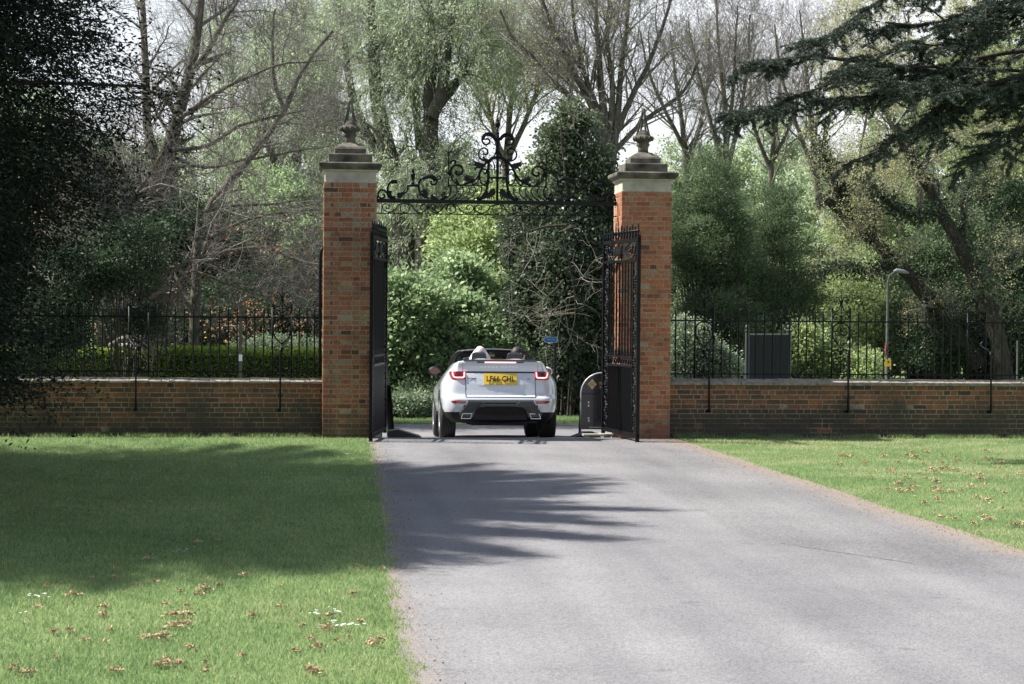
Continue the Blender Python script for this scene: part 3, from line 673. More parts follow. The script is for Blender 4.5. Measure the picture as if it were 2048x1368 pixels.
# ---- the two gate leaves: local u runs from the hanging stile to the free stile
def gate_leaf(p0, p1, label, flip):
    d = Vector(p1)-Vector(p0); L_ = d.length; ang = math.atan2(d.y, d.x)
    t = thing('gate_leaf', label, 'gate', (p0[0], p0[1], 0), ang, 'wrought iron gate leaves')
    f = MB()
    for (a, b, c, e, y) in ((0, L_, 3.02, 3.075, .022), (0, L_, 2.72, 2.765, .018), (0, L_, .07, .13, .024), (.28, L_-.28, 1.255, 1.285, .016), (.28, L_-.28, 1.115, 1.15, .016)):
        MB().box(a, b, -y, y, c, e).build('rail', IRON, t, bevel=.003)
    for nm, a, w, lo, hi in (('stile', 0, .045, -.02 if 0 else .03, 3.12), ('stile', L_-.05, .05, .0, 3.12), ('stile', .27, .02, .13, 2.72), ('stile', L_-.29, .02, .13, 2.72)):
        MB().box(a, a+w, -.026 if w > .03 else -.012, .026 if w > .03 else .012, lo, hi).build(nm, IRON, t)
    n = 8
    for k in range(n):
        u = .31+(L_-.62)*(k+.5)/n
        m = MB(); m.tube([(u, 0, 1.285), (u, 0, 2.72)], .014, 5); m.build('upper_bar', IRON, t)
    n = 16
    for k in range(n):
        u = .295+(L_-.59)*(k+.5)/n
        m = MB(); m.tube([(u, 0, .13), (u, 0, 1.115)], .0135, 5)
        m.lathe([(.006, 1.285), (.014, 1.305), (.006, 1.325), (.011, 1.34), (.001, 1.40)], 6, (u, 0, 0)); m.build('dog_bar', IRON, t)
    m = MB()
    for k in range(10):
        u = .30+(L_-.6)*(k+.5)/10; wire(m, [(u-.04, 1.16), (u-.02, 1.24), (u+.015, 1.22), (u+.0, 1.175), (u+.04, 1.25)], .007)
    m.build('mid_frieze', IRON, t, smooth=True)
    # side panels with stacked scrolls and collars
    for c in (.158, L_-.17):
        m = MB(); z = .15
        while z < 2.6:
            for s in (-1, 1):
                wire(m, [(c+s*.012, z+.02), (c+s*.075, z+.06), (c+s*.08, z+.14), (c+s*.03, z+.17), (c+s*.03, z+.12), (c+s*.055, z+.11)], .010)
                wire(m, [(c+s*.012, z+.38), (c+s*.075, z+.33), (c+s*.075, z+.26), (c+s*.03, z+.23), (c+s*.03, z+.28)], .010)
            for zz in (z+.02, z+.12, z+.20, z+.29, z+.38):
                for s in (-1, 1): m.ball((c+s*.03, 0, zz), .016, 7, 5)
            m.tube([(c, 0, z), (c, 0, z+.42)], .007, 5)
            z += .415
        m.build('scroll_panel', IRON, t, smooth=True)
    # top panel: fan of leaves round an oval
    m = MB(); c = L_/2; zc = 2.89
    for s in (-1, 1):
        for a in (-.10, -.05, 0, .05, .10):
            wire(m, [(c+s*.05, zc+a*.3), (c+s*.18, zc+a*.35), (c+s*.36, zc+a*.9), (c+s*.45, zc+a*1.2)], .013, taper=.5)
        wire(m, [(c+s*.42, zc+.12), (c+s*.55, zc+.09), (c+s*.56, zc-.02), (c+s*.48, zc-.03), (c+s*.48, zc+.04)], .010)
        wire(m, [(c+s*.42, zc-.12), (c+s*.6, zc-.10), (c+s*.70, zc-.0), (c+s*.64, zc+.09), (c+s*.58, zc+.03)], .010)
        wire(m, [(c+s*.75, zc-.12), (c+s*.72, zc), (c+s*.78, zc+.12), (c+s*.84, zc+.05), (c+s*.8, zc-.02)], .010)
        for k in range(4): m.ball((c+s*(.66+.05*k), 0, zc+(.06 if k % 2 else -.07)), .018, 7, 5)
    m.ball((c, 0, zc), .13, 12, 8, (.32, .2, 1))
    m.build('top_panel_scrolls', IRON, t, smooth=True)
    n = 13
    for k in range(n):
        u = .05+(L_-.1)*k/(n-1); m = MB()
        m.lathe([(.010, 3.075), (.010, 3.11), (.022, 3.125), (.010, 3.14), (.012, 3.16), (.024, 3.175), (.010, 3.19), (.016, 3.205), (.010, 3.22), (.013, 3.24 if k % 2 else 3.25), (.002, 3.27 if k % 2 else 3.33)], 7, (u, 0, 0))
        m.build('spike', IRON, t, smooth=True)
    m = MB(); m.box(.02, L_-.02, -.012, .012, 3.185, 3.20)
    for k in range(n-1):
        u = .05+(L_-.1)*(k+.5)/(n-1); wire(m, [(u-.06, 3.08), (u-.03, 3.16), (u, 3.185), (u+.03, 3.16), (u+.06, 3.08)], .008)
    m.build('cresting', IRON, t, smooth=True)
    return t
gate_leaf((1.765, .86), (2.02, -.95), 'right wrought iron gate leaf swung open against the orange pillar, seen almost face on', 1)
gate_leaf((-1.70, .86), (-1.99, -.95), 'left wrought iron gate leaf swung open, seen nearly edge on beside the left pillar', -1)
t = tag(MB().box(-.035, .035, -.06, .06, 0, .29).build('latch_box', IRON, bevel=.006), 'small black latch box fixed to the inner edge of the left pillar', 'latch box'); t.location = (-1.93, -.065, 1.03)

# ---- railings on the walls
def railing(xa, xb, panels, label, lean=0):
    t = thing('railing', label, 'railing', ((xa+xb)/2, .45, .92), group='iron railings on top of the walls')
    cx = (xa+xb)/2
    MB().box(xa-cx, xb-cx, -.008, .008, .902, .926).build('top_rail', IRON, t)
    MB().box(xa-cx, xb-cx, -.008, .008, .063, .085).build('bottom_rail', IRON, t)
    bar0 = None; xs = []
    edges = sorted(panels)
    x = xa+.07; k = 0
    sp = .1335
    pts = []
    for i, p in enumerate(edges):
        pts += [('post', p-.147), ('post', p+.147)]
    allx = []
    bounds = [xa] + [e for p in edges for e in (p-.147, p+.147)] + [xb]
    for i in range(0, len(bounds), 2):
        a, b = bounds[i], bounds[i+1]; n = max(1, int(round((b-a)/sp)))
        for j in range(1, n): allx.append((a+(b-a)*j/n, j))
    m = MB(); m.tube([(0, 0, .02), (0, 0, .98)], .0125, 5, cap=False)
    m.lathe([(.010, .975), (.017, .985), (.010, .995), (.010, 1.005), (.019, 1.02), (.012, 1.035), (.009, 1.06), (.0015, 1.105)], 6)
    foot = False
    barmesh = m.build('bar', IRON, t, smooth=True)
    m = MB(); m.tube([(0, 0, -.04), (0, 0, .98)], .0125, 5, cap=False)
    m.lathe([(.010, .975), (.017, .985), (.010, .995), (.010, 1.005), (.019, 1.02), (.012, 1.035), (.009, 1.06), (.0015, 1.105)], 6)
    longbar = m.build('bar', IRON, t, smooth=True)
    first = [True, True]
    for x, j in allx[:100]:
        src = longbar if j % 3 == 0 else barmesh; q = 1 if j % 3 == 0 else 0
        if first[q]: o = src; first[q] = False
        else:
            o = src.copy(); COL.objects.link(o); o.parent = t
        o.location = (x-cx, 0, random.gauss(0, .002)); o.rotation_euler = (random.gauss(0, .004), random.gauss(0, .004), 0)
    for p in edges:
        m = MB(); c = p-cx
        for s in (-1, 1):
            m.tube([(c+s*.147, 0, -.04), (c+s*.147, 0, 1.07)], .015, 6)
            m.lathe([(.012, 1.07), (.02, 1.085), (.011, 1.10), (.018, 1.115), (.002, 1.14)], 7, (c+s*.147, 0, 0))
        m.box(c-.14, c+.14, -.008, .008, 1.045, 1.06)
        m.tube([(c, 0, .07), (c, 0, 1.35), (c, 0, 1.44)], [.007, .008, .002], 5)
        m.ball((c, 0, 1.22), .022, 7, 6, (1, 1, 1.6)); m.ball((c, 0, .42), .028, 7, 6, (1, 1, 1.7)); m.ball((c, 0, .79), .022, 7, 6, (1, 1, 1.6)); m.ball((c, 0, .13), .022, 7, 6, (1, 1, 1.5))
        for s in (-1, 1):
            w = lambda L_, r=.0075: wire(m, [(c+s*a, b) for a, b in L_], r)
            w([(.012, 1.20), (.03, 1.12), (.075, 1.075), (.125, 1.07)]); w([(.012, 1.20), (.035, 1.28), (.08, 1.30), (.115, 1.265), (.10, 1.225), (.07, 1.235), (.078, 1.26)])
            w([(.11, 1.16), (.135, 1.12), (.115, 1.08)], .006)
            w([(.005, .98), (.05, 1.02), (.10, 1.03), (.125, .985), (.10, .95), (.065, .965), (.08, .99)]); w([(.005, .93), (.03, .96)])
            w([(.0, .89), (.06, .885), (.12, .83), (.135, .74), (.12, .64), (.06, .56), (.0, .50)], .010)
            w([(.0, .72), (.04, .69), (.085, .70), (.095, .74), (.07, .765), (.045, .745)]); w([(.0, .82), (.02, .76), (.05, .80), (.02, .85)], .006)
            w([(.0, .38), (.03, .45), (.085, .47), (.115, .44), (.095, .405), (.065, .42)]); w([(.0, .36), (.05, .33), (.09, .27), (.125, .26)], .008)
            w([(.0, .10), (.06, .115), (.115, .16), (.11, .22), (.07, .23), (.05, .195), (.075, .18)]); w([(.01, .28), (.05, .25), (.04, .20)], .006)
        m.build('ornamental_panel', IRON, t, smooth=True)
    return t
xpL = [float(at(px, 700, .45).x) for px in (277.5, 563.8)]; stp = xpL[1]-xpL[0]
xpL = [xpL[0]-2*stp, xpL[0]-stp] + xpL
xpR = [float(at(px, 700, .45).x) for px in (1408, 1681.5, 1952.8)]; xpR.append(xpR[-1]+xpR[-1]-xpR[-2])
railing(-13.6, -2.70, xpL, 'black iron railing with scroll panels on the left wall, in front of the clipped hedge')
railing(2.70, 14.4, xpR, 'black iron railing with scroll panels on the right wall, in front of the grey noticeboard')
def stay(x, label, dx=0.0):
    t = thing('railing_stay', label, 'iron stay', (x, .20, .42), group='iron stays bracing the railings from the wall face')
    m = MB()
    m.tube([(-dx*.6-.02, .05, -.005), (-dx*.3, -.02, -.005), (0, -.035, .03), (0, -.03, .30), (0, -.02, .60), (0, 0, .90), (0, .02, .95)], [.019, .021, .017, .015, .015, .015, .016], 6)
    m.build('rod', IRON, t, smooth=True)
    for s in (-1, 1):
        k = MB(); k.tube([tuple(p) for p in smoothpts([(0, .02, .93), (s*.04, .06, .98), (s*.10, .15, 1.04), (s*.13, .22, 1.10), (s*.135, .240, 1.17)], 4)], .009, 6); k.build('fork', IRON, t, smooth=True)
for i, x in enumerate(xpL):
    stay(x-.02, ['iron stay bracing the left railing at its far end in the yew shade', 'iron stay bracing the left railing behind the yew branches', 'iron stay bracing the left railing panel nearer the yew tree', 'iron stay bracing the left railing panel nearest the left pillar'][i])
for i, x in enumerate(xpR):
    stay(x+[.03, .05, .15, .15][i], ['iron stay bracing the right railing panel nearest the right pillar', 'iron stay bracing the right railing between noticeboard and lamp post', 'iron stay bracing the right railing at the right edge under the leaning trunks', 'iron stay bracing the right railing beyond the leaning trunks'][i])
# tall crooked bracing post beside the left pillar
m = MB(); p = [at(640, 752, .3), at(640, 640, .3), at(640.5, 540, .3), at(642, 505, .3), at(646, 496, .32), at(652, 493, .38)]
m.tube(smoothpts([tuple(q) for q in p], 3), .026, 8)
tag(m.build('crook_post', IRON, smooth=True), 'tall black iron post with a crooked top set into the left pillar', 'iron post')
# ================================================================ THE CAR
PAINT = simple('white_paint', (.64, .68, .74), .24, metal=.1, spec=.5, coat=1.0)
BLK = simple('black_plastic', (.006, .006, .007), .55, spec=.3); TRIM = simple('dark_grey_trim', (.036, .038, .040), .45); GLOSSB = simple('gloss_black', (.008, .009, .011), .12, coat=.6)
MIRG = simple('mirror_face', (.10, .06, .055), .15, metal=1); CHROME = simple('chrome', (.75, .76, .78), .12, metal=1); RUB = simple('tyre_rubber', (.018, .018, .019), .75, bump=.2, bscale=80)
REDD = simple('dark_red_lens', (.16, .004, .006), .12, coat=1); REDR = simple('red_reflector', (.30, .01, .015), .2, coat=1)
GLOW = simple('brake_glow', (.8, .05, .05), .3, emis=(1, .12, .10), estr=2.6); GLOWW = simple('brake_glow_core', (1, .3, .3), .3, emis=(1, .42, .38), estr=2.2)
SEATM = simple('seat_leather', (.018, .02, .026), .45, noise=.2); PLATEY = simple('plate_yellow', (.82, .55, .03), .35, coat=.5); INK = simple('plate_black', (.01, .01, .01), .4)
SEAM = simple('panel_gap', (.012, .014, .018), .7); COVER = simple('tonneau_cover', (.50, .52, .54), .4, coat=.3); SILV = simple('silver_letter', (.72, .74, .76), .3, metal=.6)
RIM = simple('alloy', (.55, .56, .58), .25, metal=.9)
m_, t_, p_ = newmat('windscreen_glass'); p_.inputs['Base Color'].default_value = (.55, .68, .66, 1); p_.inputs['Roughness'].default_value = .03; p_.inputs['Transmission Weight'].default_value = 0
g_ = t_.nodes.new('ShaderNodeBsdfTransparent'); g_.inputs[0].default_value = (.72, .82, .80, 1); gl_ = t_.nodes.new('ShaderNodeBsdfGlossy'); gl_.inputs['Roughness'].default_value = .03
ms_ = t_.nodes.new('ShaderNodeMixShader'); fr_ = t_.nodes.new('ShaderNodeFresnel'); fr_.inputs[0].default_value = 1.5
t_.links.new(fr_.outputs[0], ms_.inputs[0]); t_.links.new(g_.outputs[0], ms_.inputs[1]); t_.links.new(gl_.outputs[0], ms_.inputs[2]); t_.links.new(ms_.outputs[0], t_.nodes['Material Output'].inputs[0])
GLASS = m_

CH = [.28, .36, .45, .50, .56, .60, .64, .66, .69, .705, .75, .85, .92, .98, 1.03, 1.07, 1.10, 1.14, 1.18, 1.22, 1.25, 1.262]
CY = [-.70, -.78, -.83, -.85, -.86, -.862, -.86, -.855, -.835, -.80, -.785, -.77, -.755, -.74, -.725, -.71, -.70, -.695, -.695, -.70, -.70, -.69]
CW = [.80, .87, .905, .918, .928, .934, .938, .942, .945, .945, .947, .945, .935, .905, .875, .853, .835, .80, .775, .745, .70, .66]
X0R = .66; CORN = .48
def yr(z): return float(np.interp(z, CH, CY))
def hw(z, y):
    w = float(np.interp(z, CH, CW)); low = max(0, min(1, (1.0-z)/.2))
    mid = math.exp(-((y-1.33)/.62)**2)*.035*low
    fr = max(0, (y-2.4)/1.1)*.03
    return w - mid - fr
def YR(x, z):
    ax = abs(x); y0 = yr(z)
    if ax <= X0R: return y0+.035*(ax/X0R)**2
    t = min(.999, (ax-X0R)/max(.05, hw(z, -.3)-X0R)); return y0+.035+CORN*(1-math.sqrt(max(0, 1-t**2.2)))
def topk(y): return float(np.interp(y, [-1, .4, 1.7, 2.1, 3.0, 3.55], [1, 1, .86, .72, .60, .30]))
def zz(h, y): return h if h < .72 else .72+(h-.72)*topk(y)
def yfront(h): return 3.50-.10*abs(h-.55)-(max(0, h-.75)**1.5)*.5
car_loc = Vector((.17, 1.84, 0)); car_loc.z = float(gz(1.84))
car = thing('convertible_car', 'white open-top convertible driving out between the gates with its brake lights on', 'car', car_loc, rad(-1.6))
car.rotation_euler = (rad(-2.6), 0, rad(-1.6))
def half_outline(h):
    P = []
    for i in range(11): x = X0R*i/10; P.append((x, YR(x, h)))
    for i in range(1, 11):
        th = (math.pi/2)*i/10; t = math.sin(th); W_ = hw(h, -.3); x = X0R+(W_-X0R)*t; P.append((x, yr(h)+.035+CORN*(1-max(0, (1-t**2.2))**.5)))
    ys_ = yr(h)+.035+CORN; yf = yfront(h)
    for i in range(1, 41):
        y = ys_+(yf-.55-ys_)*i/40; P.append((hw(h, y), y))
    yc = yf-.55; W_ = hw(h, yc)
    for i in range(1, 9):
        th = (math.pi/2)*i/8; P.append((W_-.40*(1-math.cos(th)), yc+.45*math.sin(th)))
    for i in range(1, 6): x = (W_-.40)*(1-i/5); P.append((x, yc+.45+.10*(i/5)))
    return P
hs_ = sorted(set(CH + [.32, .40, .53, .80, .89, 1.0, 1.055]))
rings = []
for h in hs_:
    o = half_outline(h); full = o + [(-x, y) for x, y in o[-2:0:-1]]; rings.append([(x, y, zz(h, y)) for x, y in full])
nu = len(rings[0]); V = np.array([p for r in rings for p in r]); Fq = []; Mi = []
AX = [(0.0, .375), (2.66, .375)]
for j in range(len(hs_)-1):
    for i in range(nu):
        i2 = (i+1) % nu; q = [j*nu+i, j*nu+i2, (j+1)*nu+i2, (j+1)*nu+i]
        c = V[q].mean(0)
        if abs(c[0]) > .60 and any((c[1]-a)**2+(c[2]-.37)**2 < (r+.055)**2 for a, r in AX): continue
        dark = c[2] < .45 or (c[1] < -.70 and c[2] < .645 and abs(c[0]) < .53+(.645-c[2])*.35)
        Fq.append(q); Mi.append(1 if dark else 0)
b_ = mesh_np('body_shell', V, [np.array(Fq)], [PAINT, BLK], car, smooth=True, midx=Mi)
m = b_.modifiers.new('solid', 'SOLIDIFY'); m.thickness = .012; m.offset = -1
# black arch lips
for nm, a in (('wheel_arch', 0.0), ('wheel_arch', 2.66)):
    for s in (-1, 1):
        mb = MB(); pts = []
        for k in range(21):
            th = math.pi*(-.08+1.16*k/20); y = a+.435*math.cos(th); z = .37+.435*math.sin(th); pts.append((s*(hw(min(z, .95), y)-.012), y, z))
        mb.tube(pts, .022, 6); mb.build(nm, BLK, car, smooth=True)
def patch(rows, off, name, mat, parent=car, n=10, thick=.02, smooth=True, col=None):
    mb = MB(); P = []
    for z, a, b in rows:
        for i in range(n+1): x = a+(b-a)*i/n; P.append((x, YR(x, z)-off, z))
    mb.grid(P, n+1, len(rows))
    # skirt
    K = len(rows); rim = [i for i in range(n+1)] + [(j+1)*(n+1)-1 for j in range(1, K)] + [(K-1)*(n+1)+i for i in range(n-1, -1, -1)] + [j*(n+1) for j in range(K-2, 0, -1)]
    b = len(mb.v); mb.v += [(P[i][0], P[i][1]+thick, P[i][2]) for i in rim]
    for k in range(len(rim)): k2 = (k+1) % len(rim); mb.face([rim[k2], rim[k], b+k, b+k2])
    return mb.build(name, mat, parent)
# tailgate with its seams
tg = patch([(z, -.552, .552) for z in (.694, .72, .80, .90, .98, 1.04, 1.072)], .004, 'tailgate', PAINT, n=16)
for s in (-1, 1): patch([(z, s*.558-.004, s*.558+.004) for z in (.690, .75, .85, .975)], .0062, 'panel_gap', SEAM, tg, n=1)
patch([(.686, -.562, .562), (.692, -.562, .562)], .0062, 'panel_gap', SEAM, tg, n=12)
patch([(1.075, -.55, .55), (1.098, -.55, .55)], .006, 'recess_strip', GLOSSB, tg, n=12)
patch([(.872, -.345, .345), (.90, -.375, .375), (1.06, -.375, .375), (1.072, -.36, .36)], .0065, 'plate_recess', PAINT, tg, n=10)
# spoiler lip / upper band
patch([(z, -.60, .60) for z in (1.10, 1.14, 1.19, 1.235, 1.262)], .010, 'upper_panel', PAINT, n=16)
patch([(1.264, -.585, .585), (1.275, -.585, .585), (1.292, -.57, .57)], .022, 'spoiler_edge', GLOSSB, n=12, thick=.10)
hb = patch([(1.234, -.375, .375), (1.254, -.375, .375)], .0125, 'high_brake_light', GLOSSB, n=8)
patch([(1.2365, -.25, .25), (1.2515, -.25, .25)], .0145, 'light_strip', GLOWW, hb, n=8, thick=.004)
# number plate
pl = patch([(.890, -.262, .262), (1.062, -.262, .262)], .016, 'number_plate', PLATEY, n=6, thick=.012)
pb = patch([(.884, -.268, .268), (1.068, -.268, .268)], .0125, 'plate_backing', simple('plate_edge', (.55, .42, .05), .4), pl, n=6, thick=.006)
def text(body, size, loc, name, mat, parent, sx=1.0, bold=0.0, ext=.001, spacing=1.0, font_rot=(rad(90), 0, 0)):
    cu = bpy.data.curves.new(name, 'FONT'); cu.body = body; cu.size = size; cu.align_x = 'CENTER'; cu.align_y = 'CENTER'
    cu.offset = bold; cu.extrude = ext; cu.space_character = spacing; cu.resolution_u = 6
    o = bpy.data.objects.new(name, cu); COL.objects.link(o)
    bpy.context.view_layer.update()
    me = bpy.data.meshes.new_from_object(o.evaluated_get(bpy.context.evaluated_depsgraph_get()))
    bpy.data.objects.remove(o); bpy.data.curves.remove(cu)
    me.materials.clear(); me.materials.append(mat)
    n = bpy.data.objects.new(name, me); COL.objects.link(n); n.location = loc; n.rotation_euler = font_rot; n.scale = (sx, 1, 1)
    if parent: n.parent = parent
    return n
yp = YR(.1, .900)-.0205
TL_ = (rad(90-14.5), 0, 0)
text('LF66 CHL', .122, (0, YR(.13, .978)-.0225, .978), 'lettering', INK, pl, sx=.84, bold=.0032, spacing=1.08, ext=.0025, font_rot=TL_)
mb = MB(); [mb.box(-.075+k*.012, -.069+k*.012, yp, yp+.002, .897, .8995) for k in range(13)]; mb.build('dealer_line', INK, pl)
text('R A N G E   R O V E R', .036, (-.02, yr(1.175)-.013, 1.172), 'lettering', SILV, car, sx=1.55, bold=.0012, spacing=1.12)
text('EVOQUE', .026, (-.455, YR(.455, .985)-.008, .985), 'lettering', TRIM, tg, sx=1.35, bold=.0012, font_rot=TL_)
text('Si4', .017, (-.41, YR(.41, .96)-.008, .957), 'lettering', TRIM, tg, sx=1.1, bold=.0008, font_rot=TL_)
def oval(a, b, y, x, z, name, mat, parent, th=.004):
    mb = MB(); poly = [(x+a*math.cos(k*.3142), z+b*math.sin(k*.3142)) for k in range(20)]
    mb.prism(poly[::-1], lambda p: (p[0], y, p[1]), lambda p: (p[0], y+th, p[1])); return mb.build(name, mat, parent)
yb = YR(.455, .985)
bd = oval(.041, .021, yb-.010, .455, .985, 'badge', SILV, tg); oval(.038, .018, yb-.012, .455, .985, 'badge_face', simple('badge_dark', (.02, .05, .045), .3), bd, .003)
text('LAND\n  ROVER', .015, (.455, yb-.0135, .988), 'badge_lettering', SILV, bd, sx=1.2, bold=.0004)
# tail lights
for s in (-1, 1):
    X_ = lambda a, b: (min(s*a, s*b), max(s*a, s*b))
    tl = patch([(.972, *X_(.56, .775)), (.985, *X_(.56, .79)), (1.02, *X_(.56, .805)), (1.06, *X_(.56, .812)), (1.085, *X_(.56, .812)), (1.10, *X_(.565, .80))], .010, 'tail_light', REDD, n=12)
    g = MB(); P = []
    for x, z in smoothpts([(.578, 1.085), (.580, 1.03), (.592, 1.004), (.63, 1.0), (.70, 1.0), (.735, 1.006), (.752, 1.03), (.765, 1.085)], 4): P.append((s*x, YR(x, z)-.017, z))
    g.tube(P, .0105, 6); g.build('light_ring', GLOW, tl, smooth=True)
    g = MB(); P = [(p[0], p[1]-.007, p[2]) for p in P]; g.tube(P, .0055, 5); g.build('light_ring_core', GLOWW, tl, smooth=True)
    patch([(1.03, *X_(.635, .70)), (1.075, *X_(.64, .70))], .0125, 'indicator_lens', simple('smoked', (.08, .012, .015), .2), tl, n=2, thick=.004)
    patch([(.585, *X_(.56, .72)), (.60, *X_(.555, .765)), (.618, *X_(.55, .795)), (.630, *X_(.545, .77)), (.636, *X_(.54, .70))], .008, 'reflector', REDR, n=8)
    # gap of the quarter panel
    patch([(.975, *X_(.556, .562)), (.90, *X_(.556, .562))], .0062, 'panel_gap', SEAM, n=1)
    patch([(z, *X_(.601, .605)) for z in (1.10, 1.15, 1.20, 1.25)], .003, 'panel_gap', SEAM, n=1, thick=.006)
    # diffuser shoulder
    mb = MB(); poly = [(.30, .615), (.52, .622), (.555, .56), (.66, .42), (.64, .375), (.44, .365), (.405, .47), (.34, .525), (.24, .53), (.24, .575)]
    poly = [(s*a, b) for a, b in poly]
    if s > 0: poly = poly[::-1]
    mb.prism(poly[::-1], lambda p: (p[0], yr(.56)-.02-(.02 if p[1] > .5 else 0), p[1]), lambda p: (p[0], yr(.56)+.09, p[1])); mb.build('diffuser_shoulder', TRIM, car, bevel=.006)
    ex = MB(); y0 = yr(.5)-.035
    o_ = [(.455, .430), (.615, .430), (.640, .342), (.480, .342)]; i_ = [(.466, .419), (.606, .419), (.625, .353), (.486, .353)]
    b = 0; ex.v = [(s*a, y0, z) for a, z in o_] + [(s*a, y0, z) for a, z in i_] + [(s*a, y0+.12, z) for a, z in i_] + [(s*a, y0+.12, z) for a, z in o_]
    for k in range(4):
        k2 = (k+1) % 4; ex.face([k, k2, 4+k2, 4+k]); ex.face([4+k, 4+k2, 8+k2, 8+k]); ex.face([12+k, 12+k2, k2, k])
    e = ex.build('exhaust_tip', simple('exhaust_steel', (.36, .37, .38), .25, metal=1), car); MB().box(*X_(.46, .63), y0+.05, y0+.06, .34, .43).build('pipe_mouth', BLK, e)
mb = MB(); mb.box(-.30, .30, yr(.56)-.03, yr(.56)+.05, .535, .578); mb.build('diffuser_bar', TRIM, car, bevel=.008)
mb = MB(); mb.box(-.52, .52, yr(.62)-.012, yr(.62)+.05, .598, .632); mb.build('bumper_insert', GLOSSB, car, bevel=.004)
mb = MB(); mb.box(-.60, .60, -.70, 3.0, .275, .50); mb.box(-.42, .42, -.80, -.70, .33, .53)
mb.box(-.45, .45, -.55, -.15, .235, .30); mb.box(-.35, -.05, -.60, -.55, .25, .27); mb.tube([(-.62, 0, .33), (.62, 0, .33)], .045, 8); mb.tube([(-.62, 2.66, .33), (.62, 2.66, .33)], .04, 8)
for s in (-1, 1): mb.tube([(s*.52, -.65, .30), (s*.5, -.2, .28), (s*.3, .3, .26)], .03, 6); mb.box(s*.40-.015, s*.40+.015, -.70, -.66, .25, .29)
mb.build('underbody', BLK, car)
mb = MB(); mb.tube([(-.12, -.72, .262), (.14, -.72, .262)], .008, 5); mb.build('tow_eye', CHROME, car)
# wheels
def wheel(x, y, s):
    w = bpy.data.objects.new('wheel', None); COL.objects.link(w); w.parent = car; w.location = (x, y, .375); w.rotation_euler = (0, rad(90), 0)
    tm = MB(); hwid = .122; R_ = .375
    prof = [(.245, -hwid+.02), (.27, -hwid), (.33, -hwid-.004), (.355, -hwid+.006), (.370, -hwid+.025)]
    for g in (-.075, -.03, .012, .055): prof += [(.374, g-.010), (.375, g-.006), (.364, g-.003), (.364, g+.005), (.375, g+.008)]
    prof += [(.370, hwid-.025), (.355, hwid-.006), (.33, hwid+.004), (.27, hwid), (.245, hwid-.02)]
    P = []
    n = 48
    for r, z in prof:
        for k in range(n): a = 2*math.pi*k/n; P.append((r*math.cos(a), r*math.sin(a), z))
    tm.grid(P, n, len(prof), True); tm.build('tyre', RUB, w, smooth=True)
    rm = MB(); o = s
    rm.lathe([(.246, o*(hwid-.015)), (.258, o*(hwid+.004)), (.262, o*(hwid+.008)), (.246, o*(hwid+.010)), (.232, o*(hwid-.01)), (.225, o*.02), (.225, -o*.09)], 36)
    for k in range(10):
        a = k*math.pi/5; rm.tube([(.05*math.cos(a), .05*math.sin(a), o*.085), (.14*math.cos(a+.06), .14*math.sin(a+.06), o*.10), (.235*math.cos(a), .235*math.sin(a), o*.105)], [.022, .016, .018], 5)
    rm.lathe([(.07, o*.06), (.07, o*.095), (.03, o*.105)], 12)
    rm.build('rim', RIM, w, smooth=True)
    bd = MB(); bd.lathe([(.17, -.02), (.17, .02)], 24); bd.build('brake_disc', BLK, w)
for x, y in ((-.815, 0), (.815, 0), (-.812, 2.66), (.812, 2.66)): wheel(x, y, 1 if x > 0 else -1)
# tonneau deck, cabin rails, bonnet
mb = MB(); P = []; ny = 10
for j in range(ny):
    y = -.70+1.02*j/(ny-1)
    for i in range(17):
        u = -1+2*i/16; w = .655-.0*j; P.append((u*w, y if j else YR(u*w*.99, 1.262)+.0, 1.262+.036*(1-u**4)*min(1, j/1.5)+.018*math.exp(-((abs(u)-.45)/.2)**2)*min(1, j/4)))
mb.grid(P, 17, ny); mb.build('tonneau_cover', COVER, car, smooth=True)
for s in (-1, 1):
    mb = MB(); P = []
    for j in range(14):
        y = .28+1.75*j/13; zo = zz(1.262, y); wo = hw(1.262, y)
        P += [(s*wo, y, zo), (s*(wo-.03), y, zo+.012), (s*(wo-.09), y, zo+.005), (s*(wo-.11), y, zo-.05)]
    mb.grid(P, 4, 14); mb.build('door_sill', PAINT, car, smooth=True)
    mb = MB(); P = []
    for j in range(14): y = .28+1.75*j/13; wo = hw(1.262, y)-.10; P += [(s*wo, y, zz(1.262, y)), (s*(wo+.02), y, .8), (s*(wo+.0), y, .45)]
    mb.grid(P, 3, 14); mb.build('door_card', BLK, car)
mb = MB(); P = []
for j in range(12):
    y = 1.93+1.55*j/11
    for i in range(15): u = -1+2*i/14; w = hw(1.262, y)*(1-.25*max(0, (j-8)/3)**2); P.append((u*w, y, zz(1.262, y)+.05*(1-u*u)*(1-j/12)))
mb.grid(P, 15, 12); mb.build('bonnet', PAINT, car, smooth=True)
mb = MB(); mb.box(-.60, .60, .32, 2.0, .42, .46); mb.box(-.60, .60, .30, .33, .46, 1.28); mb.box(-.58, .58, 1.72, 1.98, .7, 1.09)
mb.build('cabin_tub', BLK, car)
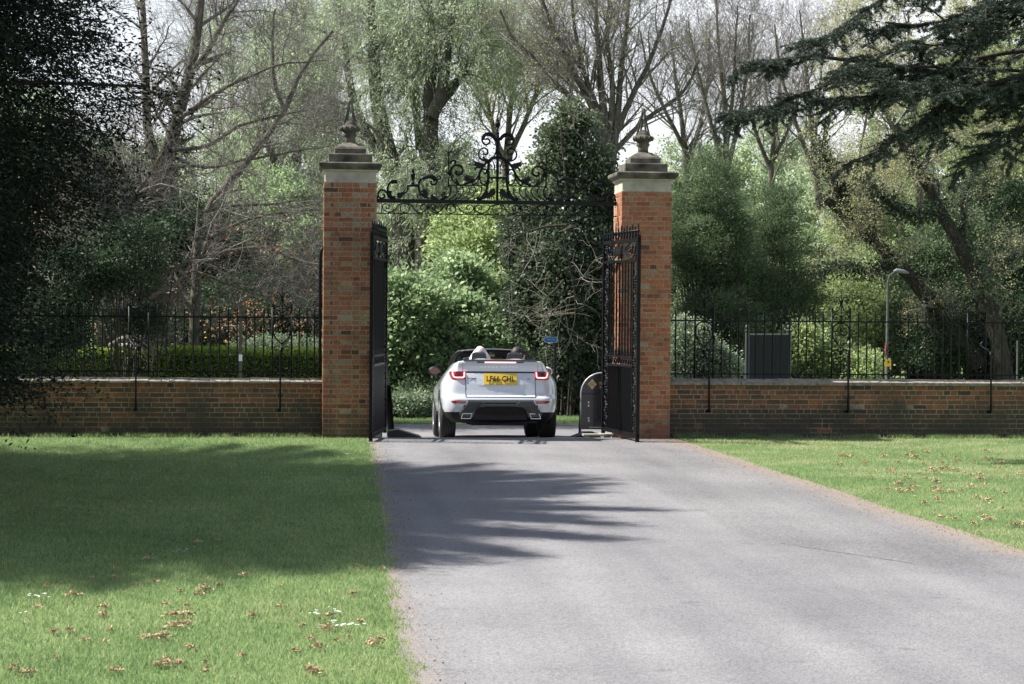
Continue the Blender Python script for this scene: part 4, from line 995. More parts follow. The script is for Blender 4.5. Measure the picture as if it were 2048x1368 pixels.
# windscreen
m = MB(); fr = [(-.70, 1.95, 1.03), (-.675, 1.72, 1.17), (-.64, 1.50, 1.33), (-.59, 1.36, 1.435), (-.50, 1.30, 1.468), (-.25, 1.27, 1.488), (0, 1.26, 1.494), (.25, 1.27, 1.488), (.50, 1.30, 1.468), (.59, 1.36, 1.435), (.64, 1.50, 1.33), (.675, 1.72, 1.17), (.70, 1.95, 1.03)]
q_ = smoothpts(fr, 4); m.tube([tuple(p) for p in q_], [.030+.032*min(1, max(0, (1.47-p[2])/.2)) for p in q_], 8); m.build('windscreen_frame', BLK, car, smooth=True)
m = MB(); m.tube([tuple(p) for p in smoothpts([(a*.97, b-.03, c+.012) for a, b, c in fr[3:10]], 4)], .008, 6); m.build('header_trim', CHROME, car, smooth=True)
m = MB(); P = []
for j in range(6):
    t = j/5; y = 1.95-.67*t; z = 1.05+.42*t; w = .68-.13*t
    for i in range(9): u = -1+2*i/8; P.append((u*w, y-.05*u*u*-1, z))
m.grid(P, 9, 6); m.build('windscreen_glass', GLASS, car, smooth=True)
for s in (-1, 1):
    m = MB(); m.box(s*.30-.25, s*.30+.25, 1.31, 1.325, 1.375, 1.478); m.build('sun_visor', BLK, car, bevel=.005)
    m = MB(); P = [(s*.675, 1.62, 1.17), (s*.645, 1.46, 1.32), (s*.668, 1.30, 1.18), (s*.668, 1.30, 1.16)]
m = MB(); m.box(-.12, .12, 1.33, 1.36, 1.37, 1.43); m.tube([(0, 1.35, 1.43), (0, 1.36, 1.48)], .008, 5); mir = m.build('interior_mirror', BLK, car, bevel=.01)
MB().box(-.11, .11, 1.326, 1.3295, 1.378, 1.422).build('mirror_glass', MIRG, mir)
MB().box(-.60, .60, 1.60, 1.95, 1.02, 1.085).build('dashboard', BLK, car, bevel=.03)
m = MB(); m.tube([(.34+.17*math.cos(a), 1.43+.05*math.sin(a), 1.03+.16*math.sin(a)) for a in np.linspace(0, 6.283, 21)], .014, 6); m.tube([(.34, 1.6, 1.0), (.34, 1.43, 1.03)], .02, 6); m.build('steering_wheel', BLK, car, smooth=True)
# door mirrors
for s in (-1, 1):
    m = MB(); m.ball((s*.965, 1.62, 1.135), .105, 14, 10, (1.0, .62, .78)); o = m.build('door_mirror', BLK if s < 0 else PAINT, car, smooth=True)
    m = MB(); m.tube([(s*.80, 1.66, 1.06), (s*.90, 1.64, 1.09)], [.03, .025], 8); m.build('stalk', BLK, o, smooth=True)
    mb = MB(); poly = [(s*.965+.082*math.cos(k*.3142)*(1), 1.137+.058*math.sin(k*.3142)) for k in range(20)]
    mb.prism(poly[::-1], lambda p: (p[0], 1.555, p[1]), lambda p: (p[0], 1.566, p[1])); mb.build('mirror_glass', MIRG, o)
# seats
def seat(x, y, name, h0, top):
    e = bpy.data.objects.new(name, None); COL.objects.link(e); e.parent = car; e.location = (x, y, 0)
    MB().box(-.24, .24, -.02, .48, h0-.16, h0).build('seat_cushion', SEATM, e, bevel=.04)
    m = MB(); P = []
    prof = [(h0-.05, .23, .06), (h0+.2, .25, .03), (h0+.42, .24, -.01), (top-.20, .19, -.05)]
    for z, w, y_ in prof: P += [(-w, y_-.07, z), (w, y_-.07, z), (w, y_+.07, z), (-w, y_+.07, z)]
    m.grid(P, 4, 4, True); m.face([0, 1, 2, 3][::-1]); m.face([12, 13, 14, 15]); m.build('backrest', SEATM, e, bevel=.03)
    m = MB(); P = []
    for z, w, d in ((top-.20, .10, .04), (top-.185, .118, .055), (top-.10, .122, .06), (top-.03, .112, .055), (top-.006, .095, .04), (top, .07, .02)):
        P += [(-w, -.06-d, z), (w, -.06-d, z), (w, -.06+d, z), (-w, -.06+d, z)]
    m.grid(P, 4, 6, True); m.face([20, 21, 22, 23]); m.face([3, 2, 1, 0]); m.build('headrest', SEATM, e, bevel=.015)
seat(-.28, .40, 'rear_seat', .78, 1.432); seat(.305, .40, 'rear_seat', .78, 1.428)
seat(-.40, 1.00, 'front_seat', .70, 1.36); seat(.36, 1.05, 'front_seat', .70, 1.34)

# ================================================================ PEOPLE
def skin_body(name, mat, pts, edges, parent, sub=2):
    me = bpy.data.meshes.new(name); me.from_pydata([p[:3] for p in pts], edges, []); o = bpy.data.objects.new(name, me); COL.objects.link(o)
    sk = o.modifiers.new('skin', 'SKIN'); 
    for i, p in enumerate(pts):
        r = p[3]; me.skin_vertices[0].data[i].radius = (r, p[4] if len(p) > 4 else r)
    me.skin_vertices[0].data[0].use_root = True
    sb = o.modifiers.new('sub', 'SUBSURF'); sb.levels = sub; sb.render_levels = sub
    bpy.context.view_layer.update()
    m2 = bpy.data.meshes.new_from_object(o.evaluated_get(bpy.context.evaluated_depsgraph_get()))
    bpy.data.objects.remove(o); m2.materials.clear(); m2.materials.append(mat); m2.name = name
    m2.polygons.foreach_set('use_smooth', [True]*len(m2.polygons))
    n = bpy.data.objects.new(name, m2); COL.objects.link(n); n.parent = parent; return n
SKIN = simple('skin', (.52, .29, .21), .55, spec=.35)
def person(lx, ly, seat_h, headz, yawd, label, cloth, hairmat, veil=None, hairlen=0):
    """seated figure facing +y; built in car coordinates and placed through the car's matrix"""
    M = Matrix.Translation(car_loc) @ car.rotation_euler.to_matrix().to_4x4()
    t = thing('person', label, 'person'); t.matrix_world = M @ Matrix.Translation((lx, ly, seat_h))
    H = headz-seat_h
    nk = H-.25
    pts = [(0, 0, .09, .13, .11), (0, -.01, .24, .125, .10), (0, -.03, nk-.14, .155, .10), (0, -.03, nk-.03, .07, .065), (0, -.02, nk+.02, .052, .052), (0, 0, nk+.10, .070, .078), (0, .0, nk+.18, .076, .088), (0, -.005, nk+.225, .05, .06)]
    ed = [(0, 1), (1, 2), (2, 3), (3, 4), (4, 5), (5, 6), (6, 7)]
    def add(p, par): pts.append(p); ed.append((par, len(pts)-1)); return len(pts)-1
    for s in (-1, 1):
        a = add((s*.175, -.03, nk-.11, .062), 2); a = add((s*.215, .02, nk-.36, .043), a); a = add((s*.16, .22, nk-.42, .034), a); a = add((s*.09, .31, nk-.40, .024), a); pal = add((s*.07, .355, nk-.40, .022), a)
        for k in range(4):
            f = add((s*(.035+.02*k), .385+.004*k, nk-.400, .0085), pal); f = add((s*(.03+.02*k), .41+(.004 if k in (1, 2) else 0), nk-.41, .0078), f); add((s*(.03+.02*k), .42, nk-.43, .007), f)
        th = add((s*.045, .345, nk-.385, .009), pal); add((s*.03, .365, nk-.38, .008), th)
        l = add((s*.10, .06, .08, .085), 0); l = add((s*.12, .38, .10, .058), l); l = add((s*.12, .42, -.22, .042), l); l = add((s*.12, .40, -.30, .035), l); add((s*.12, .50, -.33, .03), l)
    b = skin_body('body', SKIN, pts, ed, t)
    # clothing: torso and sleeves a little larger than the body
    c = [(0, 0, .07, .145, .125), (0, -.01, .24, .137, .112), (0, -.03, nk-.14, .167, .112), (0, -.03, nk-.07, .085, .08)]
    ce = [(0, 1), (1, 2), (2, 3)]
    for s in (-1, 1):
        c.append((s*.178, -.03, nk-.11, .072)); ce.append((2, len(c)-1)); c.append((s*.217, .02, nk-.36, .053)); ce.append((len(c)-2, len(c)-1)); c.append((s*.165, .20, nk-.415, .043)); ce.append((len(c)-2, len(c)-1))
        c.append((s*.10, .07, .08, .096)); ce.append((0, len(c)-1)); c.append((s*.12, .39, .10, .068)); ce.append((len(c)-2, len(c)-1)); c.append((s*.12, .42, -.26, .052)); ce.append((len(c)-2, len(c)-1))
    skin_body('clothing', cloth, c, ce, t)
    # head details turn with the head
    h = bpy.data.objects.new('head_features', None)
    R_ = Matrix.Translation((0, 0, nk+.14)) @ Matrix.Rotation(rad(yawd), 4, 'Z')
    f = MB(); f.tube([(0, .085, .03), (0, .108, -.005), (0, .115, -.022), (0, .092, -.03)], [.008, .013, .016, .010], 7)
    for s in (-1, 1):
        f.ball((s*.088, -.005, .0), .026, 8, 6, (.35, .75, 1.1))
    f.tube([(0, .08, -.06), (0, .085, -.085), (0, .06, -.10)], [.024, .03, .02], 8)
    f.build('face', SKIN, t, smooth=True, matrix=R_)
    e = MB()
    for s in (-1, 1): e.ball((s*.032, .083, .012), .011, 8, 6)
    e.build('eyes', simple('eye', (.05, .04, .035), .3), t, smooth=True, matrix=R_)
    e = MB(); e.tube([(-.024, .095, -.052), (0, .103, -.052), (.024, .095, -.052)], .006, 6); e.build('mouth', simple('lips', (.40, .12, .11), .5), t, smooth=True, matrix=R_)
    if hairmat:
        hm = MB(); n = 2600; Vh = []
        e = MB(); P = []
        for j in range(10):
            th = math.pi/2 - (math.pi*.62)*j/9
            for k in range(18):
                a = 2*math.pi*k/18; back = -math.sin(a); z = .092+.0*j; rr = math.cos(th)*1.0; lim = 1
                zc = math.sin(th)*.115; front = max(0, math.sin(a)); zc = max(zc, -.02+.06*front+.02*abs(math.cos(a)) - (.07 if back > .3 else 0) - hairlen*max(0, back))
                q = 1+.05*math.sin(a*5+j*1.9)+.04*math.sin(a*9-j*2.3)
                P.append((max(.02, rr)*.094*math.cos(a)*q, max(.02, rr)*.108*math.sin(a)*q-.006, .035+zc*q))
        e.grid(P, 18, 10, True); e.build('hair', hairmat, t, smooth=True, matrix=R_)
    if veil:
        m = MB(); P = []; K = 12; n = 28
        for j in range(K):
            tt = j/(K-1); z = headz-seat_h+.030-(H*.80)*tt
            rx = .03+.085*min(1, tt*4.5)**.6+.17*max(0, tt-.16)**.9*1.15; ry = .03+.085*min(1, tt*4.5)**.6+.05*tt
            for k in range(n):
                a = math.pi*(1.0+1.0*k/(n-1)); w = 1+.03*math.sin(k*1.9)*tt
                P.append((rx*math.cos(a)*w*1.12, ry*math.sin(a)*w+.03, z-(.012 if k % 2 else 0)*tt))
        m.grid(P, n, K); o = m.build('veil', veil, t, smooth=True); md = o.modifiers.new('s', 'SOLIDIFY'); md.thickness = .003
        # closing the crown
    return t
VEIL = simple('veil', (.74, .72, .76), .7, noise=.12, nscale=40)
person(-.25, .50, .78, 1.492, -5, 'person in the left rear seat under a long white bridal veil', simple('white_dress', (.75, .73, .74), .7), simple('light_hair', (.55, .50, .49), .6), VEIL)
person(.375, .50, .78, 1.492, -75, 'person in the right rear seat with short dark hair, face turned to the right', simple('dark_suit', (.02, .022, .03), .7), simple('dark_hair', (.022, .015, .012), .6, noise=.4, nscale=60))
person(-.40, 1.10, .70, 1.395, 5, 'person in the front left seat, bare head just showing over the headrest', simple('grey_jacket', (.12, .12, .13), .8), None)
person(.36, 1.15, .70, 1.39, 0, 'person at the steering wheel in the front right seat, hidden behind the dark haired passenger', simple('black_jacket', (.03, .03, .035), .8), simple('brown_hair', (.06, .04, .03), .6))
# ================================================================ SMALL STREET FURNITURE
GREYP = simple('grey_painted_board', (.024, .028, .027), .85, spec=.15, noise=.25, nscale=25); SIGNB = simple('board_dark', (.018, .021, .032), .25, coat=.4, noise=.4, nscale=4)
GALV = simple('galvanised_steel', (.075, .08, .068), .8, spec=.2, noise=.3); CONC = simple('pale_concrete', (.28, .27, .22), .9, noise=.35, nscale=12, bump=.4)
GOLD = simple('gold_paint', (.62, .50, .26), .4); SILE = simple('silver_edge', (.55, .56, .55), .35, metal=.6)
# arched board sign behind the right gate leaf
gy = 1.55; g0 = float(gz(gy))
sb = thing('board_sign', 'dark arched board sign with a gold diamond emblem, standing behind the right gate leaf', 'sign', (1.855, gy, g0), rad(-3))
def arch(w, z0, z1, n=14): # outline polygon of a round topped panel
    r = w; zc = z1-r; return [(-w, z0)] + [(w, z0)] + [(r*math.cos(math.pi*k/n), zc+r*math.sin(math.pi*k/n)*1.0) for k in range(n+1)]
m = MB(); m.prism(arch(.335, .16, 1.07), lambda p: (p[0], -.012, p[1]), lambda p: (p[0], .012, p[1])); m.build('panel', SIGNB, sb)
m = MB(); zc = 1.07-.335; P = [(-.345, 0, 0), (-.345, 0, zc)] + [(.345*math.cos(math.pi*(1-k/16)), 0, zc+.345*math.sin(math.pi*(1-k/16))) for k in range(1, 17)] + [(.345, 0, 0)]
m.tube(P, .013, 6); m.build('frame', SILE, sb, smooth=True)
m = MB(); m.box(-.33, .33, -.016, -.013, .735, .745); m.build('divider', BLK, sb)
m = MB()
for s in (-1, 1): m.tube([(s*.345, 0, .75), (s*.345, .30, 0)], .013, 6)
m.tube([(-.36, 0, .66), (-.40, -.01, .66)], .012, 6); m.build('leg', IRON, sb)
em = bpy.data.objects.new('emblem', None); COL.objects.link(em); em.parent = sb; em.location = (-.165, -.0125, .895)
m = MB(); r = .085; poly = [(0, -r), (r*.9, 0), (0, r), (-r*.9, 0)]; m.prism(poly, lambda p: (p[0], -.004, p[1]), lambda p: (p[0], 0, p[1])); m.build('diamond', GOLD, em)
m = MB()
for s in (-1, 1):
    m.tube([(s*.038, -.005, -.045), (-s*.040, -.005, .040)], .004, 4)
    for q in (-1, 1): m.tube([(q*.038-s*.02, -.005, -.0-s*.022), (q*.038+s*.02, -.005, s*.022)], .003, 4)
m.build('diamond_cross', simple('emblem_brown', (.14, .09, .03), .5), em)
text('THE', .062, (-.005, -.0145, .905), 'lettering', GOLD, sb, sx=.85, bold=.001); text('HOUSE', .062, (.045, -.0145, .845), 'lettering', GOLD, sb, sx=.85, bold=.001)
m = MB()
for a, b in ((-.22, .60), (-.22, .545), (-.22, .34), (-.215, .30), (.12, .56)): m.box(a-.012, a+.012, -.015, -.0125, b-.014, b+.014)
m.build('fixing_plate', SILE, sb)
m = MB(); x = -.20
while x < .26: w = random.uniform(.006, .014); m.box(x, x+w, -.015, -.0125, .188, .200); x += w+.006
m.build('small_print', SILE, sb)
# plinth under the right leaf, drain cover, dark ramp under the left leaf
t = tag(MB().box(-.25, .25, -.20, .20, 0, .035).box(-.20, -.14, -.17, .17, -.14, 0).box(.13, .19, -.17, .17, -.14, 0).build('stone_step', CONC, bevel=.008), 'pale concrete slab on short supports below the right gate leaf', 'slab'); t.location = (1.70, 1.0, -.02)
m = MB(); m.prism([(-.42, 0), (.10, 0), (.10, .10), (-.05, .13), (-.42, .02)], lambda p: (p[0], -.5, p[1]), lambda p: (p[0], .0, p[1]))
t = tag(m.build('gate_ramp', simple('dark_green_metal', (.008, .012, .012), .6)), 'dark metal ramp block at the left gate foot', 'ramp'); t.location = (-1.56, .62, -.04); t.rotation_euler = (0, 0, math.pi); 
m = MB(); m.prism([(-.28, 0), (.0, .11), (.16, .11), (.30, 0)], lambda p: (p[0], -.2, p[1]), lambda p: (p[0], .2, p[1]))
t = tag(m.build('gate_ramp', simple('dark_blue_metal', (.008, .012, .016), .5)), 'low dark wedge on the ground in front of the arched board sign', 'ramp'); t.location = (1.52, 1.25, float(gz(1.25)))
# folded A-board behind the left leaf
ab = thing('folding_board', 'dark folding pavement board standing just behind the left gate leaf', 'sign', (-1.68, 1.32, float(gz(1.32))), rad(-84))
for s in (-1, 1):
    m = MB(); P = [(-.33, s*.10, .0), (.33, s*.10, .0), (.33, s*.02, .92), (-.33, s*.02, .92)]
    q = [(a, b+s*.014, c) for a, b, c in P]; m.v = P+q
    for f in ((0, 1, 2, 3), (7, 6, 5, 4), (1, 0, 4, 5), (2, 1, 5, 6), (3, 2, 6, 7), (0, 3, 7, 4)): m.face(f)
    m.build('panel', simple('board_black', (.008, .009, .012), .8, spec=.15), ab)
m = MB(); m.tube([(-.33, -.1, .45), (-.33, .1, .45)], .006, 5); m.build('hinge_strap', SILE, ab)
# grey noticeboard seen from behind
p0, p1 = at(1494, 750, 6.0), at(1577, 750, 6.6); g = float(gz(6.2)); d = p1-p0; Lb = math.hypot(d.x, d.y)
nb = thing('noticeboard', 'back of a grey noticeboard with ball topped posts behind the right railing', 'noticeboard', (p0.x, p0.y, g), math.atan2(d.y, d.x))
MB().box(.03, Lb-.03, -.02, .02, .45, 1.86).build('panel', GREYP, nb, bevel=.005)
m = MB()
for k in range(9): m.box(.06+k*(Lb-.1)/9, .064+k*(Lb-.1)/9, -.023, -.0195, .47, 1.85)
m.build('groove', BLK, nb)
MB().box(.02, Lb-.02, -.03, .03, 1.86, 1.885).build('top_rail', simple('grey_rail', (.14, .15, .15), .6), nb)
for x in (0, Lb):
    m = MB(); m.lathe([(.045, 0), (.045, 1.93), (.06, 1.935), (.06, 1.95), (.03, 1.955), (.02, 1.97)], 12, (x, 0, 0)); m.ball((x, 0, 2.01), .045, 10, 8); m.build('post', simple('grey_post', (.035, .042, .044), .6), nb, smooth=False)
# lamp post with the small plates on it
b = at(1773, 750, 12.0); g = float(gz(12)); top = at(1776, 548, 12.0)
lp = thing('lamp_post', 'slim grey lamp post with a short bent arm behind the right railing', 'street lamp', (b.x, 12.0, g))
H = top.z-g
m = MB(); m.tube([(0, 0, 0), (0, 0, .8), (0, 0, .82), (.01, 0, H-.18), (.05, 0, H-.03), (.12, 0, H+.01), (.22, 0, H+.03)], [.05, .05, .032, .029, .029, .029, .027], 10); m.build('post', GALV, lp, smooth=True)
m = MB(); m.tube([(.13, 0, H+.055), (.20, 0, H+.08), (.36, 0, H+.055), (.48, 0, H+.03)], [.02, .045, .045, .015], 10); m.build('lantern', simple('lantern_shell', (.15, .16, .165), .6), lp, smooth=True)
s1 = at(1775, 726, 11.9)
m = MB(); m.box(-.075, .075, -.006, 0, -.075, .075); t = tag(m.build('warning_plate', simple('yellow_plate', (.75, .50, .02), .5)), 'small square yellow plate fixed to the slim lamp post', 'sign'); t.location = (s1.x+.02, 11.9, s1.z)
m = MB(); m.lathe([(.0, 0), (.022, 0.0), (.022, .004)], 8); m.prism([(-.03, -.035), (.03, -.035), (.03, -.025), (-.03, -.025)], lambda p: (p[0], p[1], 0), lambda p: (p[0], p[1], .004)); o = m.build('red_mark', REDR, t); o.rotation_euler = (rad(90), 0, 0); o.location = (0, -.007, .03)
s2 = at(1770, 700, 11.9)
m = MB(); m.lathe([(.13, 0), (.13, .006)], 24); t = tag(m.build('round_sign', simple('pale_sign', (.62, .55, .60), .5)), 'round pale sign with a red rim on the slim lamp post, turned sideways', 'sign'); t.location = (s2.x, 11.88, s2.z); t.rotation_euler = (rad(90), 0, rad(68))
m = MB(); m.tube([(.13*math.cos(a), .13*math.sin(a), .008) for a in np.linspace(0, 6.283, 25)], .012, 5); m.build('red_rim', REDR, t)
m = MB(); m.box(-.05, .05, -.008, .008, .006, .010); m.box(-.008, .008, -.05, .05, .006, .010); m.build('red_symbol', REDR, t)
b = at(2035, 760, 9.0); m = MB(); m.tube([(0, 0, 0), (0, 0, at(2035, 681, 9.0).z-float(gz(9)))], .028, 8); t = tag(m.build('marker_post', GALV), 'thin pale post behind the right railing at the picture edge', 'post'); t.location = (b.x, 9.0, float(gz(9)))
b = at(481, 750, 6.0); tz = at(481, 617, 6.0).z-float(gz(6)); pp = thing('wooden_post', 'thin weathered post with a white label behind the left railing', 'post', (b.x, 6.0, float(gz(6))))
MB().box(-.03, .03, -.03, .03, 0, tz).build('shaft', simple('weathered_wood', (.09, .085, .06), .85, noise=.3), pp)
MB().box(-.02, .06, -.035, .035, tz-.03, tz+.01).box(.035, .055, -.035, .035, tz-.22, tz-.03).build('cap', GALV, pp)
MB().box(-.032, .032, -.036, -.031, at(481, 722, 6.0).z-float(gz(6)), at(481, 709, 6.0).z-float(gz(6))).build('white_label', simple('white_label', (.7, .7, .7), .5), pp)
# blue direction sign
b = at(1111, 690, 10.6); zt = b.z+.03; dsn = thing('direction_sign', 'small blue arrow shaped direction sign pointing left, on a dark post behind the car', 'sign', (b.x, 10.6, float(gz(10.6)))); zt -= float(gz(10.6))
m = MB(); m.tube([(0, 0, 0), (0, 0, zt+.20)], .03, 8); m.build('post', BLK, dsn)
ar = [(.03, .02), (.03, .14), (-.215, .14), (-.265, .08), (-.215, .02)]
m = MB(); m.prism(ar[::-1], lambda p: (p[0], -.045, p[1]+zt-.0), lambda p: (p[0], -.035, p[1]+zt)); pn = m.build('panel', simple('sign_white', (.30, .42, .55), .5), dsn)
ai = [(.018, .031), (.018, .129), (-.208, .129), (-.248, .08), (-.208, .031)]
m = MB(); m.prism(ai[::-1], lambda p: (p[0], -.049, p[1]+zt), lambda p: (p[0], -.0455, p[1]+zt)); m.build('blue_face', simple('sign_blue', (.012, .10, .30), .45), pn)
m = MB(); x = -.19
while x < -.02: w = random.uniform(.008, .02); m.box(x, x+w, -.051, -.0495, zt+.07, zt+.095); x += w+.007
m.build('lettering', simple('sign_letters', (.16, .35, .6), .5), pn)
# ================================================================ TREES
def nrm(a): return a/np.maximum(np.linalg.norm(a, axis=-1, keepdims=True), 1e-9)
def tubes(P, R, n):
    """P (B,K,3) R (B,K) -> verts, quads"""
    B, K, _ = P.shape
    T = np.empty_like(P); T[:, 1:-1] = P[:, 2:]-P[:, :-2]; T[:, 0] = P[:, 1]-P[:, 0]; T[:, -1] = P[:, -1]-P[:, -2]; T = nrm(T)
    ref = np.where(np.abs(T[:, :1, 2:3]) < .8, np.array([0, 0, 1.]), np.array([1., 0, 0])); ref = np.broadcast_to(ref, T.shape)
    A = nrm(np.cross(T, ref)); Bn = np.cross(T, A)
    an = np.arange(n)*2*np.pi/n
    ring = P[:, :, None]+(A[:, :, None]*np.cos(an)[None, None, :, None]+Bn[:, :, None]*np.sin(an)[None, None, :, None])*R[:, :, None, None]
    base = (np.arange(B)*K*n)[:, None, None]; j = np.arange(K-1)[None, :, None]*n; k = np.arange(n)[None, None]; k2 = (k+1) % n
    q = np.stack([base+j+k, base+j+k2, base+j+n+k2, base+j+n+k], -1).reshape(-1, 4)
    return ring.reshape(-1, 3), q
class Geo:
    def __init__(s): s.V = []; s.Q = []; s.n = 0; s.r = []
    def add(s, V, Q, r=None): s.V.append(V); s.Q.append(Q+s.n); s.n += len(V); s.r.append(np.full(len(Q), .5) if r is None else r)
    def build(s, name, mat, parent, smooth=True):
        return mesh_np(name, np.concatenate(s.V), [np.concatenate(s.Q)], mat, parent, rnd=np.concatenate(s.r), smooth=smooth)
def resample(pts, K):
    p = np.array([tuple(q) for q in smoothpts([tuple(x) for x in pts], 6)]); d = np.concatenate([[0], np.cumsum(np.linalg.norm(np.diff(p[:, :3], axis=0), axis=1))])
    t = np.linspace(0, d[-1], K); return np.stack([np.interp(t, d, p[:, i]) for i in range(p.shape[1])], 1)
def grow(P, R, n, L0, L1, spread, up, rf, K=5, t0=.2, t1=1.0, wob=.12, bend=0.0, outward=None, rmin=.002, side=None):
    """n children on every parent polyline"""
    B, Kp, _ = P.shape; tot = B*n
    pi_ = np.repeat(np.arange(B), n); t = rng.uniform(t0, t1, tot)*(Kp-1); i = np.minimum(t.astype(int), Kp-2); f = (t-i)[:, None]
    o = P[pi_, i]*(1-f)+P[pi_, i+1]*f; rr = R[pi_, i]*(1-f[:, 0])+R[pi_, i+1]*f[:, 0]
    T = nrm(P[pi_, i+1]-P[pi_, i]); rnd = rng.normal(0, 1, (tot, 3)); perp = nrm(rnd-T*(rnd*T).sum(1, keepdims=True))
    D = nrm(T*(1-spread)+perp*spread+np.array([0, 0, up]))
    Ln = rng.uniform(L0, L1, tot)*(1.15-.5*t/(Kp-1))
    out = np.zeros((tot, K, 3)); out[:, 0] = o; d = D.copy(); st = (Ln/(K-1))[:, None]
    for k in range(1, K):
        out[:, k] = out[:, k-1]+d*st; d = nrm(d+rng.normal(0, wob, (tot, 3))+np.array([0, 0, bend]))
    r0 = np.maximum(rr*rf, rmin); Rr = r0[:, None]*np.linspace(1, .35, K)[None]
    return out, np.maximum(Rr, rmin*.7)
def leafquads(C, D, size, asp, jit=.3, droop=0):
    n = len(C); d = nrm(D+rng.normal(0, jit, (n, 3))+np.array([0, 0, -droop])); w = nrm(np.cross(d, rng.normal(0, 1, (n, 3))))
    l = (size*rng.uniform(.6, 1.25, n))[:, None]
    V = np.stack([C, C+d*l*.5+w*l*asp*.5, C+d*l, C+d*l*.5-w*l*asp*.5], 1)
    return V.reshape(-1, 3), np.arange(n*4).reshape(n, 4)
def leaves_on(P, n, size, asp, jit=.8, droop=0, spreadpos=.05, t0=.1):
    B, K, _ = P.shape; pi_ = rng.integers(0, B, n); t = rng.uniform(t0, .999, n)*(K-1); i = t.astype(int); f = (t-i)[:, None]
    c = P[pi_, i]*(1-f)+P[pi_, i+1]*f+rng.normal(0, spreadpos, (n, 3)); D = nrm(P[pi_, i+1]-P[pi_, i])
    V, Q = leafquads(c, D, size, asp, jit, droop)
    base = rng.random(B)[pi_]; r = np.clip(base*.6+rng.random(n)*.4, 0, 1)
    return V, Q, r
def barkmat(name, c0, c1, c2, sc=6):
    m, t, p = newmat(name); tc = t.nodes.new('ShaderNodeTexCoord'); mp = t.nodes.new('ShaderNodeMapping'); mp.inputs['Scale'].default_value = (sc, sc, sc*.25)
    n = t.nodes.new('ShaderNodeTexNoise'); n.inputs['Scale'].default_value = 2.5; n.inputs['Detail'].default_value = 8; n.inputs['Roughness'].default_value = .7
    t.links.new(tc.outputs['Object'], mp.inputs[0]); t.links.new(mp.outputs[0], n.inputs['Vector'])
    r = ramp(t, [(.3, c0), (.5, c1), (.68, c2)]); t.links.new(n.outputs['Fac'], r.inputs[0]); t.links.new(r.outputs[0], p.inputs['Base Color'])
    b = t.nodes.new('ShaderNodeBump'); b.inputs['Strength'].default_value = .8; b.inputs['Distance'].default_value = .02; t.links.new(n.outputs['Fac'], b.inputs['Height']); t.links.new(b.outputs[0], p.inputs['Normal'])
    p.inputs['Roughness'].default_value = .9; p.inputs['Specular IOR Level'].default_value = .2; return m
BARK = barkmat('grey_bark', (.045, .04, .032), (.11, .10, .08), (.20, .185, .15)); BARKD = barkmat('dark_bark', (.018, .016, .013), (.045, .04, .032), (.09, .082, .065)); BARKW = barkmat('willow_bark', (.03, .03, .025), (.07, .066, .055), (.13, .125, .10))
TWIG = simple('twig', (.20, .185, .16), .8, noise=.35, nscale=5); TWIGD = simple('dark_twig', (.085, .075, .06), .8, noise=.4, nscale=5); TWIGL = simple('pale_twig', (.26, .235, .19), .8)
L_WIL = leafmat('willow_leaf', [(0, (.17, .22, .14)), (.5, (.31, .39, .24)), (1, (.47, .54, .37))], .6, .6)
L_BRT = leafmat('fresh_leaf', [(0, (.09, .15, .065)), (.4, (.19, .27, .135)), (.8, (.33, .43, .24)), (1, (.50, .58, .38))], .55, .5)
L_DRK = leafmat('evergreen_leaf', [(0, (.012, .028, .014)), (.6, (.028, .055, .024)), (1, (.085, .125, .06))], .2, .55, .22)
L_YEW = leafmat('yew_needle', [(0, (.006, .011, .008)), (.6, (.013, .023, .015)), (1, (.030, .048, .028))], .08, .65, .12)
L_IVY = leafmat('ivy_leaf', [(0, (.02, .034, .02)), (.5, (.055, .08, .045)), (.8, (.11, .145, .09)), (1, (.26, .30, .20))], .3, .42, .4)
L_CON = leafmat('feathery_leaf', [(0, (.030, .055, .026)), (.5, (.08, .125, .06)), (1, (.19, .26, .13))], .4, .55)
L_MID = leafmat('spring_leaf', [(0, (.13, .18, .07)), (.5, (.25, .33, .14)), (1, (.42, .50, .26))], .55, .55)
L_YEL = leafmat('catkin_leaf', [(0, (.17, .19, .08)), (.5, (.31, .33, .15)), (1, (.52, .51, .26))], .55, .6)
L_ORG = leafmat('copper_leaf', [(0, (.16, .07, .035)), (.5, (.30, .15, .075)), (.8, (.40, .25, .11)), (1, (.46, .33, .18))], .5, .6)
L_VAR = leafmat('variegated_leaf', [(0, (.06, .10, .05)), (.5, (.17, .24, .14)), (1, (.42, .46, .34))], .35, .45)
L_HED = leafmat('hedge_leaf', [(0, (.08, .15, .02)), (.5, (.19, .31, .05)), (1, (.45, .56, .13))], .45, .5)
L_CED = leafmat('cedar_needle', [(0, (.014, .024, .018)), (.5, (.032, .052, .036)), (.85, (.07, .10, .07)), (1, (.14, .17, .12))], .12, .5, .4)

